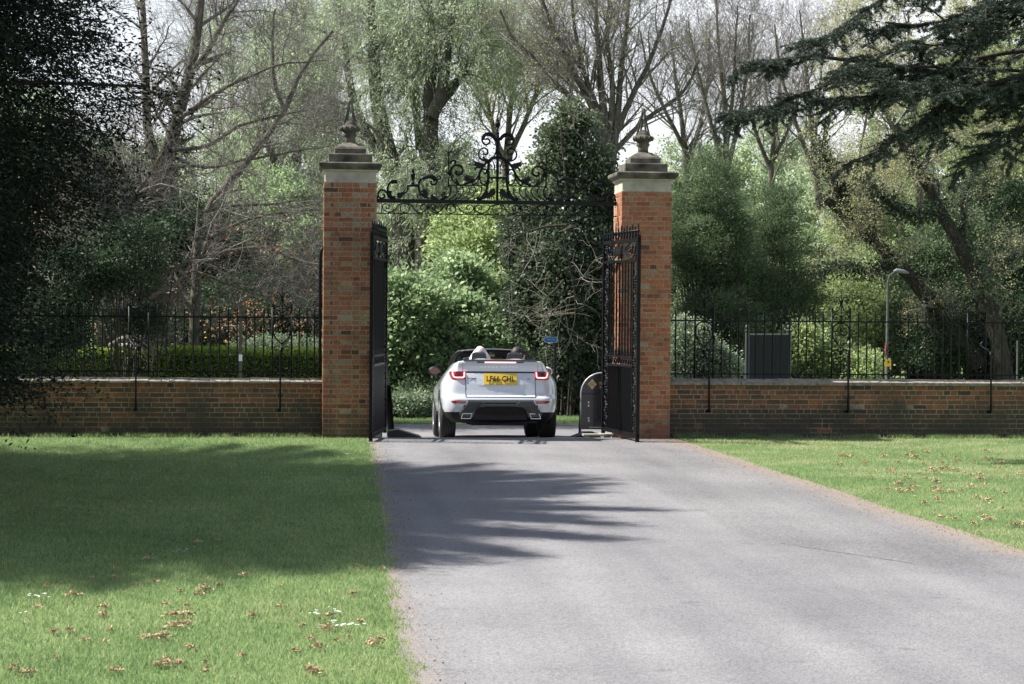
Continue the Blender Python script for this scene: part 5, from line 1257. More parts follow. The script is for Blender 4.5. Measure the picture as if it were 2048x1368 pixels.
def limb(pts, Y, r0, r1, K=14, dy=0.0, pix=1.0):
    """pts photo pixels with optional depth offsets -> polyline + radii (metres at that depth)"""
    q = [at(p[0], p[1], Y+(p[2] if len(p) > 2 else 0)) for p in pts]
    a = resample([(*v,) for v in q], K); a += rng.normal(0, .015, a.shape)*np.linspace(0, 1, K)[:, None]
    return a, np.linspace(r0, r1, K)**1.0
def tree(name, label, limbs, levels, barkm, twigm, leafspec, group=None, cat='tree', base=None, trunk_n=10, extra=None):
    """limbs: [(P,R)], levels: list of grow kwargs, leafspec: list of dicts(mat,n,size,asp,level)"""
    P0 = limbs[0][0][0]; loc = Vector((P0[0], P0[1], float(gz(P0[1])))) if base is None else Vector(base); o = np.array(loc)
    t = thing(name, label, cat, loc, group=group)
    g = Geo()
    for P, R in limbs:
        V, Q = tubes((P-o)[None], R[None], trunk_n); g.add(V, Q)
    g.build('trunk', barkm, t)
    Pl = np.stack([P-o for P, R in limbs]); Rl = np.stack([R for P, R in limbs]); lv = [(Pl, Rl)]; g2 = Geo(); nt_ = 0
    for i, kw in enumerate(levels):
        kw = dict(kw); sides = kw.pop('sides', 3); src = kw.pop('src', -1)
        P, R = grow(*lv[src], **kw); lv.append((P, R)); V, Q = tubes(P, R, sides); g2.add(V, Q, np.repeat(rng.random(len(P)), (P.shape[1]-1)*sides)); nt_ += 1
    if nt_: g2.build('branches', twigm, t)
    for sp in leafspec:
        P = lv[sp.get('level', -1)][0]; V, Q, r = leaves_on(P, sp['n'], sp['size'], sp['asp'], sp.get('jit', .8), sp.get('droop', 0), sp.get('sp', .05), sp.get('t0', .1))
        if 'keep' in sp: k = sp['keep'](V[::4]+o); idx = np.repeat(k, 4); V = V[idx]; n = k.sum(); Q = np.arange(n*4).reshape(n, 4); r = r[k]
        mesh_np(sp.get('name', 'crown'), V, [Q], sp['mat'], t, rnd=r)
    return t
def cloudpts(ell, n, ncl, csd, gap=.0, shell=.55):
    """leaf positions in clumps spread through ellipsoids: ell = [(cx,cy,cz,rx,ry,rz,weight)]"""
    w = np.array([e[6] if len(e) > 6 else e[3]*e[5] for e in ell]); w = w/w.sum(); k = rng.choice(len(ell), ncl, p=w); E = np.array([e[:6] for e in ell])[k]
    u = nrm(rng.normal(0, 1, (ncl, 3))); rr = rng.uniform(shell**3, 1, ncl)**(1/3)*rng.uniform(.82, 1.12, ncl)
    c = E[:, :3]+u*rr[:, None]*E[:, 3:6]
    ci = rng.integers(0, ncl, n); sz = rng.uniform(.5, 1.3, ncl)[ci][:, None]
    off = rng.normal(0, 1, (n, 3))*np.array([1, 1, .6])*csd*sz
    return c[ci]+off, nrm(off+nrm(c[ci]-E[ci][:, :3])*csd*.8), rng.random(ncl)[ci], c
def bush(name, label, ell, n, size, asp, mat, ncl=None, nst=160, csd=.14, cat='shrub', group=None, stems=True, stemm=None, shell=.45, jit=.7, droop=0, sparse_tw=0, zmin=None):
    base = (ell[0][0], ell[0][1], float(gz(ell[0][1]))); o = np.array(base); t = thing(name, label, cat, base, group=group)
    c, D, r, cc = cloudpts(ell, n, ncl or max(30, n//70), csd, shell=shell)
    k = c[:, 2] > (gz(c[:, 1])+.02); c, D, r = c[k], D[k], r[k]
    V, Q = leafquads(c-o, D, size, asp, jit, droop); mesh_np('foliage', V, [Q], mat, t, rnd=np.clip(r*.55+rng.random(len(r))*.45, 0, 1))
    if stems:
        m = Geo(); idx = rng.choice(len(cc), min(len(cc), nst), replace=False); tgt = cc[idx]-o; B = len(idx); K = 6; tt = np.linspace(0, 1, K)[None, :, None]
        st = np.concatenate([rng.normal(0, .18, (B, 2))+(tgt[:, :2]*.25), np.zeros((B, 1))], 1)[:, None]
        mid = st*.5+tgt[:, None]*.5; mid[..., 2] += 0; mid[..., :2] -= (tgt[:, None, :2]-st[..., :2])*.18
        P = st*(1-tt)**2+2*mid*tt*(1-tt)+tgt[:, None]*tt**2+rng.normal(0, .02, (B, K, 3)); R = np.linspace(.022, .005, K)[None]*np.ones((B, 1))
        V, Q = tubes(P, R, 4); m.add(V, Q); m.build('stem', stemm or BARKD, t)
    return t
def E(px, py, Y, rpx, rpy, ry=None, w=None):
    c = at(px, py, Y); k = (Y+30.5)/F; rx, rz = rpx*k, rpy*k
    e = (c.x, c.y, c.z, rx, ry if ry else rx*.9, rz); return e+((w,) if w else ())

# ---- willow with two big trunks behind the gateway
Yw = 25
W1 = [limb([(820,640),(818,560),(806,470),(798,400),(780,320),(762,250),(752,180),(745,60),(740,-60)], Yw, .42, .07), limb([(800,420),(775,340),(720,240),(695,140),(680,0)], Yw+.5, .22, .05),
      limb([(845,640),(848,540),(850,470),(858,380),(862,300),(862,230)], Yw-.8, .30, .21), limb([(862,240),(858,190),(866,120),(862,60),(853,-40)], Yw-.8, .19, .07),
      limb([(862,235),(885,180),(893,100),(905,30),(912,-60)], Yw-1.2, .20, .06), limb([(864,226),(885,200),(917,160),(950,100),(975,40)], Yw-.5, .17, .05), limb([(850,500),(870,450),(910,410),(925,370)], Yw-1, .12, .05),
      limb([(752,200),(745,120),(790,40),(800,-40)], Yw+.8, .14, .05), limb([(840,300),(832,200),(838,90),(845,-40)], Yw+1.2, .13, .06)]
tree('willow_tree', 'tall weeping willow with two dark trunks rising behind the overthrow', W1,
     [dict(n=12, L0=1.2, L1=2.8, spread=.75, up=.25, rf=.35, K=6, t0=.25, wob=.18, sides=4), dict(n=7, L0=.8, L1=1.9, spread=.7, up=-.1, rf=.4, K=6, wob=.2, bend=-.12), dict(n=7, L0=.6, L1=1.6, spread=.5, up=-.2, rf=.4, K=6, wob=.12, bend=-.13, rmin=.004)],
     BARKW, TWIG, [dict(mat=L_WIL, n=95000, size=.115, asp=.20, jit=.6, droop=.45, sp=.06)])
W2 = [limb([(600,620),(598,500),(590,380),(600,260),(612,120),(600,-60)], 34, .22, .05), limb([(598,420),(640,300),(668,180),(672,40),(680,-60)], 34.6, .15, .04), limb([(590,400),(540,300),(520,200),(510,60)], 33.5, .14, .04)]
tree('willow_tree', 'pale green willow standing between the bare tree and the left pillar', W2,
     [dict(n=16, L0=1.2, L1=3.2, spread=.75, up=.25, rf=.35, K=6, t0=.1, wob=.18, sides=4), dict(n=7, L0=.8, L1=2.0, spread=.7, up=-.05, rf=.4, K=6, wob=.2, bend=-.1), dict(n=6, L0=.6, L1=1.6, spread=.5, up=-.5, rf=.4, K=6, wob=.1, bend=-.25, rmin=.004)],
     BARKW, TWIG, [dict(mat=L_WIL, n=60000, size=.14, asp=.24, jit=.5, droop=.5, sp=.08)])
# ---- bare trees
def bare(label, stems, Y, r, lv, leaf=None, bark=BARK, tw=TWIG, name='bare_tree', n2=6, n3=6, n4=0, Ls=(1.0, 2.4)):
    L_ = [limb(s, Y, r*(a if isinstance(a, float) else 1), r*.18) for s, a in stems]
    ls = [dict(n=lv, L0=Ls[0], L1=Ls[1], spread=.55, up=.35, rf=.42, K=6, t0=.15, wob=.16, sides=4), dict(n=n2, L0=Ls[0]*.6, L1=Ls[1]*.6, spread=.6, up=.3, rf=.45, K=5, wob=.18), dict(n=n3, L0=Ls[0]*.35, L1=Ls[1]*.38, spread=.6, up=.25, rf=.5, K=4, wob=.2, rmin=.0045)]
    return tree(name, label, L_, ls, bark, tw, leaf or [])
S = [([(1222,430),(1216,340),(1210,250),(1200,150),(1195,60),(1190,-60)], 1.), ([(1222,340),(1235,240),(1242,140),(1255,40),(1260,-60)], .7), ([(1215,330),(1190,230),(1140,130),(1100,40),(1070,-40)], .7),
     ([(1220,300),(1260,200),(1300,120),(1330,40),(1350,-40)], .6), ([(1212,300),(1150,210),(1080,130),(1030,80),(1000,20)], .55), ([(1218,280),(1225,180),(1215,80),(1220,-40)], .6), ([(1222,310),(1290,240),(1360,190),(1400,120)], .5), ([(1212,260),(1170,150),(1150,60),(1140,-40)], .5)]
bare('bare spring tree of many upright stems behind the ivy clad tree', S, 21, .16, 13, [dict(mat=L_YEL, n=5000, size=.06, asp=.5, jit=1, sp=.03, name='buds')], n2=8, n3=7, Ls=(1.0, 2.6))
S = [([(1450,420),(1452,330),(1450,220),(1440,120),(1430,-20)], 1.), ([(1455,340),(1480,230),(1495,130),(1500,30)], .7), ([(1450,350),(1420,240),(1395,140),(1375,40)], .7), ([(1452,300),(1465,200),(1470,100),(1475,10)], .6)]
bare('leafless tree with fine upright twigs against the sky above the feathery evergreen', S, 33, .13, 16, n2=7, n3=7, Ls=(1.2, 3.0))
S = [([(1640,420),(1630,330),(1620,220),(1610,120),(1600,20)], 1.), ([(1635,340),(1660,230),(1680,130),(1690,30)], .7), ([(1630,350),(1590,240),(1560,140),(1550,50)], .7), ([(1626,300),(1640,180),(1645,80)], .6)]
bare('leafless tree with fine upright twigs seen under the cedar bough', S, 36, .13, 15, n2=7, n3=6, Ls=(1.2, 3.0))
S = [([(1375,440),(1372,340),(1365,250),(1350,150),(1340,60)], 1.), ([(1372,330),(1400,250),(1415,160),(1420,60)], .7), ([(1370,300),(1330,220),(1300,150),(1280,60)], .6)]
bare('leafless tree with fine grey twigs just right of the right pillar finial', S, 38, .14, 15, n2=7, n3=6, Ls=(1.2, 3.4))
S = [([(1545,440),(1542,350),(1550,260),(1560,170),(1555,70)], 1.), ([(1542,340),(1510,260),(1500,180),(1510,90)], .7), ([(1545,320),(1585,240),(1600,160)], .6)]
bare('leafless tree with fine grey twigs between the two upright bare trees on the right', S, 42, .13, 14, n2=7, n3=6, Ls=(1.2, 3.4))
S = [([(480,500),(478,380),(470,260),(460,140),(455,20)], 1.), ([(478,360),(520,250),(540,140),(550,30)], .7), ([(476,330),(430,230),(410,120),(400,20)], .6), ([(478,420),(560,330),(620,200),(640,60)], .7)]
bare('leafless tree with fine grey twigs behind the spreading beech', S, 40, .14, 22, n2=8, n3=7, Ls=(1.2, 3.2))
S = [([(1010,420),(1012,330),(1020,230),(1030,130),(1040,40)], 1.), ([(1012,340),(985,250),(965,150),(960,50)], .7), ([(1015,320),(1060,220),(1090,120),(1110,20)], .7)]
bare('budding tree with yellowish catkins between the willow and the bare spring tree', S, 30, .14, 15, [dict(mat=L_YEL, n=30000, size=.062, asp=.5, jit=1, droop=.3, sp=.06, name='buds')], n2=7, n3=6, Ls=(1.2, 2.8))
S = [([(1850,520),(1840,400),(1830,280),(1820,150),(1815,20)], 1.), ([(1840,380),(1790,270),(1750,160),(1730,50)], .7), ([(1838,350),(1890,240),(1930,130),(1950,20)], .7), ([(1850,560),(1925,470),(1960,400),(1990,250),(2010,120)], .9), ([(1846,545),(1760,460),(1715,390),(1720,300),(1740,200)], .7)]
bare('budding tree with pale spring leaf behind the leaning ivy trunks', S, 27, .13, 14, [dict(mat=L_YEL, n=52000, size=.062, asp=.55, jit=1, droop=.3, sp=.08, name='buds')], n2=7, n3=6, Ls=(1.2, 2.8))
# big spreading tree on the left with last year's copper leaves
Yb = 10.5
BT = [limb([(300,800),(305,640),(311,500),(312,409),(322,335)], Yb, .24, .17), limb([(322,340),(345,270),(358,225),(378,150),(388,100),(402,10),(410,-70)], Yb, .15, .07), limb([(320,340),(298,270),(293,225),(291,130),(286,40),(280,-50)], Yb+.3, .11, .05),
      limb([(388,140),(420,95),(450,40),(490,-20)], Yb-.2, .07, .03), limb([(385,760),(392,560),(402,450),(445,380),(491,325),(535,270),(569,221),(590,170),(614,130),(665,60)], Yb+1, .13, .035), limb([(569,221),(550,170),(545,100),(550,20)], Yb+1, .05, .02),
      limb([(315,470),(360,440),(450,413),(530,408),(593,403),(640,412)], Yb-1.2, .055, .015), limb([(390,480),(438,467),(491,440),(560,425),(640,417)], Yb-1.5, .05, .015), limb([(327,545),(400,515),(479,499),(545,495),(575,515),(600,522),(645,520)], Yb-2, .055, .016),
      limb([(345,300),(420,290),(480,250),(560,230),(640,215)], Yb-.5, .05, .012), limb([(355,240),(410,200),(470,165),(560,130),(650,120)], Yb-.8, .05, .012), limb([(318,400),(270,380),(225,300),(190,240)], Yb-.5, .06, .015),
      limb([(312,420),(270,450),(225,450),(150,470)], Yb-1, .05, .012), limb([(340,310),(410,335),(500,318),(600,300),(660,290)], Yb-1, .045, .012), limb([(380,540),(440,560),(520,590),(600,600)], Yb-1.5, .035, .01),
      limb([(210,760),(214,600),(222,460),(205,370),(200,315)], Yb-.6, .20, .16), limb([(222,455),(255,415),(300,345),(330,300)], Yb-.6, .07, .03)]
def keep_low(V): return (V[:, 2] < 3.8) & (rng.random(len(V)) < .9)
tree('copper_beech', 'spreading bare beech with a few copper leaves behind the left railing', BT,
     [dict(n=15, L0=.8, L1=2.1, spread=.6, up=.15, rf=.40, K=6, t0=.10, wob=.2, sides=4), dict(n=9, L0=.4, L1=1.1, spread=.65, up=.12, rf=.45, K=5, wob=.22), dict(n=8, L0=.2, L1=.6, spread=.65, up=.1, rf=.5, K=4, wob=.28, rmin=.0035)],
     BARK, TWIG, [dict(mat=L_ORG, n=2600, size=.075, asp=.6, jit=1, sp=.04, keep=keep_low)])
# ---- ivy and holly clad tree right of centre
Yi = 13.5
IV = [limb([(1118,875),(1122,760),(1126,640),(1128,540),(1132,440),(1128,330),(1120,240)], Yi+.2, .12, .012), limb([(1130,430),(1160,340),(1175,260),(1180,180)], Yi+.5, .06, .01), limb([(1128,540),(1160,560),(1190,520),(1213,505)], Yi-1.2, .035, .010),
      limb([(1128,560),(1100,590),(1060,620),(1020,660)], Yi-1.5, .03, .008), limb([(1130,450),(1085,455),(1040,470),(1000,490)], Yi-1.4, .035, .008), limb([(1128,480),(1150,600),(1140,680),(1110,720)], Yi-1.5, .025, .006)]
tree('ivy_clad_tree', 'dark tree smothered in glossy ivy behind the right gate leaf', IV, [dict(n=9, L0=.6, L1=1.5, spread=.8, up=.1, rf=.35, K=6, t0=.3, wob=.25, sides=4), dict(n=5, L0=.3, L1=.8, spread=.65, up=.05, rf=.45, K=5, wob=.25, rmin=.004)],
     BARKD, TWIGL, [])
bush('ivy_mass', 'glossy dark ivy and holly growth filling the space behind the right gate leaf', [E(1125,600,Yi-.3,35,170), E(1130,520,Yi+.6,95,120), E(1080,600,Yi+.8,70,90), E(1170,640,Yi+.5,60,150), E(1120,760,Yi+.4,70,90), E(1190,780,Yi+.6,60,90), E(1060,480,Yi+1.2,50,80), E(1195,430,Yi+1,45,120)],
     120000, .088, .75, L_IVY, csd=.15, shell=.4, cat='ivy')
L_IVL = leafmat('ivy_leaf_lit_tint', [(0, (.03, .05, .028)), (.5, (.09, .125, .065)), (.8, (.18, .22, .13)), (1, (.36, .39, .27))], .35, .4, .4)  # paler copy of the ivy leaf, sunlight put into its colour
bush('ivy_mass', 'ivy tinted as if sunlit, thinning out skywards above the right end of the overthrow', [E(1110,390,Yi+.9,85,70), E(1165,320,Yi+1,55,60), E(1120,300,Yi+1,50,60), E(1150,240,Yi+1,30,40,None,.3), E(1190,370,Yi+.8,40,60)], 26000, .085, .7, L_IVL, ncl=260, csd=.17, shell=.25, cat='ivy', nst=30)
# ---- bright fresh shrubs straight behind the gates
SG = 'fresh green shrubs behind the gates'
bush('green_shrub', 'bright fresh green shrub just right of the left gate leaf', [E(800,610,15,70,70), E(790,700,15,65,90), E(830,760,15,60,70), E(765,640,15.4,40,80)], 34000, .115, .65, L_BRT, ncl=230, csd=.21, group=SG)
bush('green_shrub', 'bright fresh green shrub rising above the car windscreen', [E(900,640,16,70,80), E(890,740,16,70,80), E(940,700,15.5,60,80), E(925,570,17,60,50)], 36000, .115, .65, L_BRT, ncl=250, csd=.21, group=SG)
bush('green_shrub', 'yellowish green shrub reaching up beneath the middle of the overthrow', [E(960,520,19,70,80), E(990,620,18,60,80), E(1000,440,20,60,60), E(920,480,21,60,60), E(1000,720,17,50,80)], 40000, .11, .65, L_MID, ncl=260, csd=.23, group=SG)
bush('green_shrub', 'darker green shrub low behind the car between the fresh shrubs', [E(860,800,14,70,45), E(950,790,14.4,70,50), E(780,790,14.6,40,40)], 24000, .07, .7, L_CON, csd=.14, group=SG)
bush('variegated_shrub', 'low cream and green shrub on the verge beside the left gate leaf', [E(815,812,12,45,26), E(850,816,12.2,30,22), E(790,808,12,26,22)], 15000, .06, .6, L_VAR, csd=.08)
bush('variegated_shrub', 'cream and green shrub behind the right railing next to the right pillar', [E(1375,690,9,45,60), E(1420,720,9,45,40), E(1350,740,9,40,40), E(1450,735,9,30,30)], 26000, .055, .6, L_VAR, csd=.10)
# ---- feathery evergreens to the right of the right pillar
bush('feathery_evergreen', 'large feathery dark green evergreen right of the right pillar', [E(1425,380,15,55,90), E(1415,480,15,90,90), E(1400,590,15,90,90), E(1440,640,14.5,90,70), E(1370,460,15.5,50,110), E(1450,500,15,80,90)], 90000, .085, .22, L_CON, csd=.15, ncl=520, cat='tree', shell=.4, jit=.5, droop=-.3)
bush('feathery_evergreen', 'second feathery evergreen with paler tips, left of the lamp post', [E(1550,440,16,55,80), E(1550,540,16,85,90), E(1600,600,16,60,70), E(1500,600,15.5,70,80), E(1560,660,15.5,80,60)], 70000, .085, .22, L_CON, csd=.15, ncl=520, cat='tree', shell=.4, jit=.5, droop=-.3)
# ---- leaning ivy clad trunks on the right
Yl = 17
LT = [limb([(1960,730),(1905,655),(1850,590),(1790,520),(1735,470),(1690,430),(1650,395)], Yl, .22, .10), limb([(1700,440),(1680,380),(1650,320),(1640,280)], Yl, .07, .03), limb([(1740,470),(1745,400),(1720,340)], Yl, .07, .03), limb([(1790,525),(1740,545),(1690,530),(1640,545)], Yl-.5, .04, .015), limb([(1900,700),(1895,640),(1860,600)], Yl, .2, .15)]
TL = [dict(n=9, L0=.6, L1=1.8, spread=.7, up=.15, rf=.32, K=6, t0=.2, wob=.28, sides=4), dict(n=6, L0=.4, L1=1.2, spread=.65, up=.1, rf=.45, K=5, wob=.28), dict(n=5, L0=.2, L1=.6, spread=.65, up=.05, rf=.5, K=4, wob=.28, rmin=.0035)]
tree('leaning_tree', 'thick ivy covered trunk leaning left over the lamp post', LT, TL, BARKD, TWIG, [dict(mat=L_IVY, n=9000, size=.07, asp=.8, jit=1, level=0, sp=.13, name='ivy', t0=.0), dict(mat=L_YEL, n=9000, size=.05, asp=.55, jit=1, sp=.05, droop=.3)], group='leaning trunks on the right')
LT = [limb([(2010,760),(1990,650),(1955,570),(1925,500),(1885,430),(1850,360),(1815,300),(1790,250)], Yl-1, .22, .10), limb([(1925,500),(1930,400),(1960,330),(2000,270)], Yl-1, .08, .03), limb([(1880,420),(1820,430),(1770,400),(1740,370)], Yl-1.2, .05, .02), limb([(1960,580),(2000,540),(2048,500),(2090,450)], Yl-1.4, .06, .02)]
tree('leaning_tree', 'ivy patched trunk leaning left nearer the right edge of the picture', LT, TL, BARKD, TWIG, [dict(mat=L_IVY, n=9000, size=.07, asp=.8, jit=1, level=0, sp=.13, name='ivy', t0=.0), dict(mat=L_YEL, n=8000, size=.05, asp=.55, jit=1, sp=.05, droop=.3)], group='leaning trunks on the right')
bush('ivy_mass', 'dark holly growth around the foot of the leaning trunks', [E(1950,640,18,110,90), E(2020,560,18.5,80,100), E(1880,690,17.5,70,60), E(2060,680,17,80,90), E(2040,440,19,60,90)], 60000, .07, .7, L_DRK, csd=.17, cat='holly')
bush('green_shrub', 'light green shrub beneath the leaning trunks behind the lamp post', [E(1720,600,22,80,80), E(1790,660,21,80,80), E(1690,690,21,60,70), E(1760,540,23,60,60)], 50000, .09, .65, L_MID, csd=.19, group='fresh green shrubs on the right')
bush('green_shrub', 'light green undergrowth between the noticeboard and the lamp post', [E(1610,700,14,50,60), E(1670,720,14,50,50), E(1720,740,13.5,50,40), E(1500,720,15,60,50)], 26000, .085, .6, L_MID, csd=.17, group='fresh green shrubs on the right')
bush('green_shrub', 'glossy mid green shrub below the second leaning trunk', [E(1850,560,21,70,90), E(1840,650,20,60,80), E(1920,480,22,70,70)], 34000, .085, .65, L_CON, csd=.18, group='fresh green shrubs on the right')
# ---- left: clipped hedge, evergreen and copper undergrowth
def hedge(name, label, x0, x1, y, h, d, mat, n, size):
    t = thing(name, label, 'hedge', ((x0+x1)/2, y, float(gz(y)))); cx = (x0+x1)/2
    f = rng.random(n); X = rng.uniform(x0, x1, n); top = h+.03*np.sin(X*2.1)+.02*np.sin(X*5.3)
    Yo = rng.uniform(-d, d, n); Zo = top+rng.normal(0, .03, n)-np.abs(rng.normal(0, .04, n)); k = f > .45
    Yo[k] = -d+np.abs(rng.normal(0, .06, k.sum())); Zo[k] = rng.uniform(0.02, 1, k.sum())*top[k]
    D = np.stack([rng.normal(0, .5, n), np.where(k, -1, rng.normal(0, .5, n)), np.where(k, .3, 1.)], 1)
    V, Q = leafquads(np.stack([X-cx, Yo, Zo], 1), nrm(D), size, .6, .5); mesh_np('foliage', V, [Q], mat, t, rnd=np.clip(rng.random(n)*.7+(~k)*.3, 0, 1))  # top leaves tinted paler, sunlight on the hedge top put into their colour
    MB().box(x0-cx+.05, x1-cx-.05, -d+.12, d-.08, 0, h-.12).build('dark_core', simple('hedge_inside', (.012, .018, .008), .95), t); return t
hl = at(-60, 700, 9.6); hr = at(660, 700, 9.6)
hedge('clipped_hedge', 'low clipped yellow green hedge seen through the left railing', hl.x-2, -.0+hr.x-.1, 9.9, 1.48, .45, L_HED, 60000, .05)
bush('variegated_shrub', 'pale grey green shrub growing behind the low clipped hedge on the left', [E(560,700,12,60,26), E(510,702,12,50,22), E(620,702,12,40,24)], 16000, .06, .6, L_VAR, csd=.10)
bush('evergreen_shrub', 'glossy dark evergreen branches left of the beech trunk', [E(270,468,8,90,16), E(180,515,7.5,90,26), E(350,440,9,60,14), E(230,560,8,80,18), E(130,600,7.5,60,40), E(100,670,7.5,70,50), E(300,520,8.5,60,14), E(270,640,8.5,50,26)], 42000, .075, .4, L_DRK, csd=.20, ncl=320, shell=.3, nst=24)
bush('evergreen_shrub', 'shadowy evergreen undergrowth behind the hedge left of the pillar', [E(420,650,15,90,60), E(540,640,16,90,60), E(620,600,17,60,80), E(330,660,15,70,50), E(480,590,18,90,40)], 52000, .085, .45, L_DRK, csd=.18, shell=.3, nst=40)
bush('copper_shrub', 'low shrub with orange copper leaves behind the left railing', [E(520,640,13,100,60), E(470,655,13,50,26), E(420,640,13,50,18), E(560,665,13,30,18)], 480, .075, .6, L_ORG, csd=.30, shell=.1)
bush('copper_shrub', 'scattered copper and yellow leaves beside the shadowed evergreen on the far left', [E(250,520,10,70,50), E(300,570,10,60,40), E(120,420,10,60,40), E(210,640,10,60,40)], 600, .07, .65, L_ORG, csd=.30, shell=.1)
bush('green_shrub', 'sunlit fresh green foliage left of the left pillar above the railing', [E(590,430,27,60,60), E(620,500,26,50,70), E(545,460,27,60,50), E(560,380,28,50,40)], 34000, .10, .65, L_BRT, csd=.2)
# ---- woods further back: a few kinds, copied
def woodtree(label, h, w, mat, n, size, seed):
    t = thing('woodland_tree', label, 'tree', (0, 0, 0), group='trees of the wood behind the road')
    g = Geo(); K = 8; P = np.stack([np.cumsum(rng.normal(0, .12, K)), np.cumsum(rng.normal(0, .12, K)), np.linspace(0, h*.9, K)], 1); V, Q = tubes(P[None], np.linspace(.22, .05, K)[None], 8); g.add(V, Q); g.build('trunk', BARKD, t)
    Pb, Rb = grow(P[None], np.linspace(.22, .05, K)[None], 34, w*.35, w*.75, .75, .35, .35, K=6, t0=.15, wob=.15); Pc, Rc = grow(Pb, Rb, 6, w*.18, w*.4, .6, .2, .45, K=5, wob=.2); Pd, Rd = grow(Pc, Rc, 4, w*.1, w*.22, .6, 0, .5, K=4, wob=.2, rmin=.006)
    g = Geo()
    for a, b, c in ((Pb, Rb, 4), (Pc, Rc, 3), (Pd, Rd, 3)): V, Q = tubes(a, b, c); g.add(V, Q)
    g.build('branches', TWIG, t)
    V, Q, r = leaves_on(Pd, n, size, .5, .8, .3, .12); mesh_np('crown', V, [Q], mat, t, rnd=r)
    return t
kinds = [woodtree('', 9, 4.2, L_MID, 30000, .15, 1), woodtree('', 8, 4.4, L_BRT, 30000, .15, 2), woodtree('', 9.5, 4.0, L_WIL, 30000, .16, 3), woodtree('', 7, 4.4, L_DRK, 30000, .14, 4)]
used = [False]*4
spots = [(0,30,300,1.0,3),(110,44,300,1.15,3),(250,38,340,1.05,2),(400,40,330,.9,2),(480,52,340,1.3,2),(560,44,350,1.0,0),(660,50,350,1.2,1),(740,42,330,.95,1),(830,56,350,1.25,2),(905,46,330,.95,0),(990,40,330,.9,1),(1085,52,330,1.0,0),(1180,42,380,.8,3),(1270,46,360,.85,0),(1350,40,340,.75,2),(1450,50,330,.9,0),(1540,44,420,.75,1),(1640,50,360,1.0,2),(1720,42,400,.85,0),(1800,50,330,1.1,2),(1890,40,330,.95,1),(1975,46,300,1.15,0),(2060,38,330,1.0,3),(330,60,330,1.4,0),(1590,62,350,1.1,2),(60,60,240,1.4,2),(60,24,330,.8,3),(150,26,330,.8,3),(1990,28,400,.75,3),(215,23,330,.8,3),(330,25,400,.8,3),(440,24,450,.8,3),(1955,36,170,1.3,2),(2050,33,120,1.3,0),(1760,48,230,1.2,2),(1525,58,290,1.2,2)]
kn = {0: 'spring green', 1: 'fresh bright green', 2: 'grey green', 3: 'dark evergreen'}
spn = sorted(range(len(spots)), key=lambda i: spots[i][0]); order = {i: k for k, i in enumerate(spn)}
ordw = ['first', 'second', 'third', 'fourth', 'fifth', 'sixth', 'seventh', 'eighth', 'ninth', 'tenth', 'eleventh', 'twelfth', 'thirteenth', 'fourteenth']
cnt = {}
for i in spn:
    px, Y, py, sc, k = spots[i]; cnt[k] = cnt.get(k, 0)+1
    if not used[k]: o = kinds[k]; used[k] = True
    else:
        o = kinds[k].copy(); COL.objects.link(o)
        for ch in kinds[k].children: c = ch.copy(); COL.objects.link(c); c.parent = o
    p = at(px, 620, Y); o.location = (p.x, Y, float(gz(Y))); hgt = at(px, py, Y).z-float(gz(Y)); s_ = hgt/(8.6 if k != 3 else 7.2)
    o.scale = (s_*.95, s_*.95, s_); o.rotation_euler = (0, 0, random.uniform(0, 6.28))
    o['label'] = 'distant %s woodland tree, %s of its colour from the left' % (kn[k], ordw[cnt[k]-1]); 
for px, Y, py, k in [(-180,52,330,2),(-420,56,330,0),(-650,50,330,2),(-900,56,300,0),(2180,40,300,0),(2330,46,280,1),(2480,38,320,2),(2620,48,280,0),(2800,42,300,2),(2960,50,280,1),(2250,30,380,3),(2560,28,380,3)]:
    o = kinds[k].copy(); COL.objects.link(o)
    for ch in kinds[k].children: c = ch.copy(); COL.objects.link(c); c.parent = o
    p = at(px, 620, Y); o.location = (p.x, Y, float(gz(Y))); s_ = (at(min(2048, max(0, px)), py, Y).z-float(gz(Y)))/(8.6 if k != 3 else 7.2); o.scale = (s_, s_, s_); o.rotation_euler = (0, 0, random.uniform(0, 6.28))
    o['label'] = '%s woodland tree standing outside the %s edge of the picture' % (kn[k], 'left' if px < 0 else 'right')
# ---- yew in front of the left wall: its shade covers the lawn
yx, yy = -11.55, -8.5
t = thing('yew_tree', 'huge dark yew at the left edge shading the lawn', 'tree', (yx, yy, 0))
g = Geo(); K = 8
for k in range(6):
    a = k*1.05; P = np.stack([np.linspace(.3*math.cos(a), 1.6*math.cos(a), K), np.linspace(.3*math.sin(a), 1.6*math.sin(a), K), np.linspace(-.1, 8, K)], 1); V, Q = tubes(P[None], np.linspace(.38, .06, K)[None], 9); g.add(V, Q)
g.build('trunk', BARKD, t)
N_ = 13500; lvl = rng.uniform(0, 1, N_)**1.05; hh = 1.25+lvl*9.5; az = np.where(rng.random(N_) < .6, rng.uniform(-1.9, 1.1, N_), rng.uniform(0, 2*np.pi, N_))
rmax = np.interp(hh, [.5, 1.2, 2.5, 4, 5.4, 7, 9, 11], [4.6, 5.3, 5.45, 6.0, 6.3, 5.3, 3.5, .8])*(1+.10*np.sin(az*5+hh*1.7)+.07*np.sin(az*11-hh*2.3))
rr = rmax*np.sqrt(rng.uniform(.42, 1, N_)); tipz = np.maximum(hh-.12*rr*rng.uniform(0, .8, N_), rng.uniform(.98, 1.25, N_))
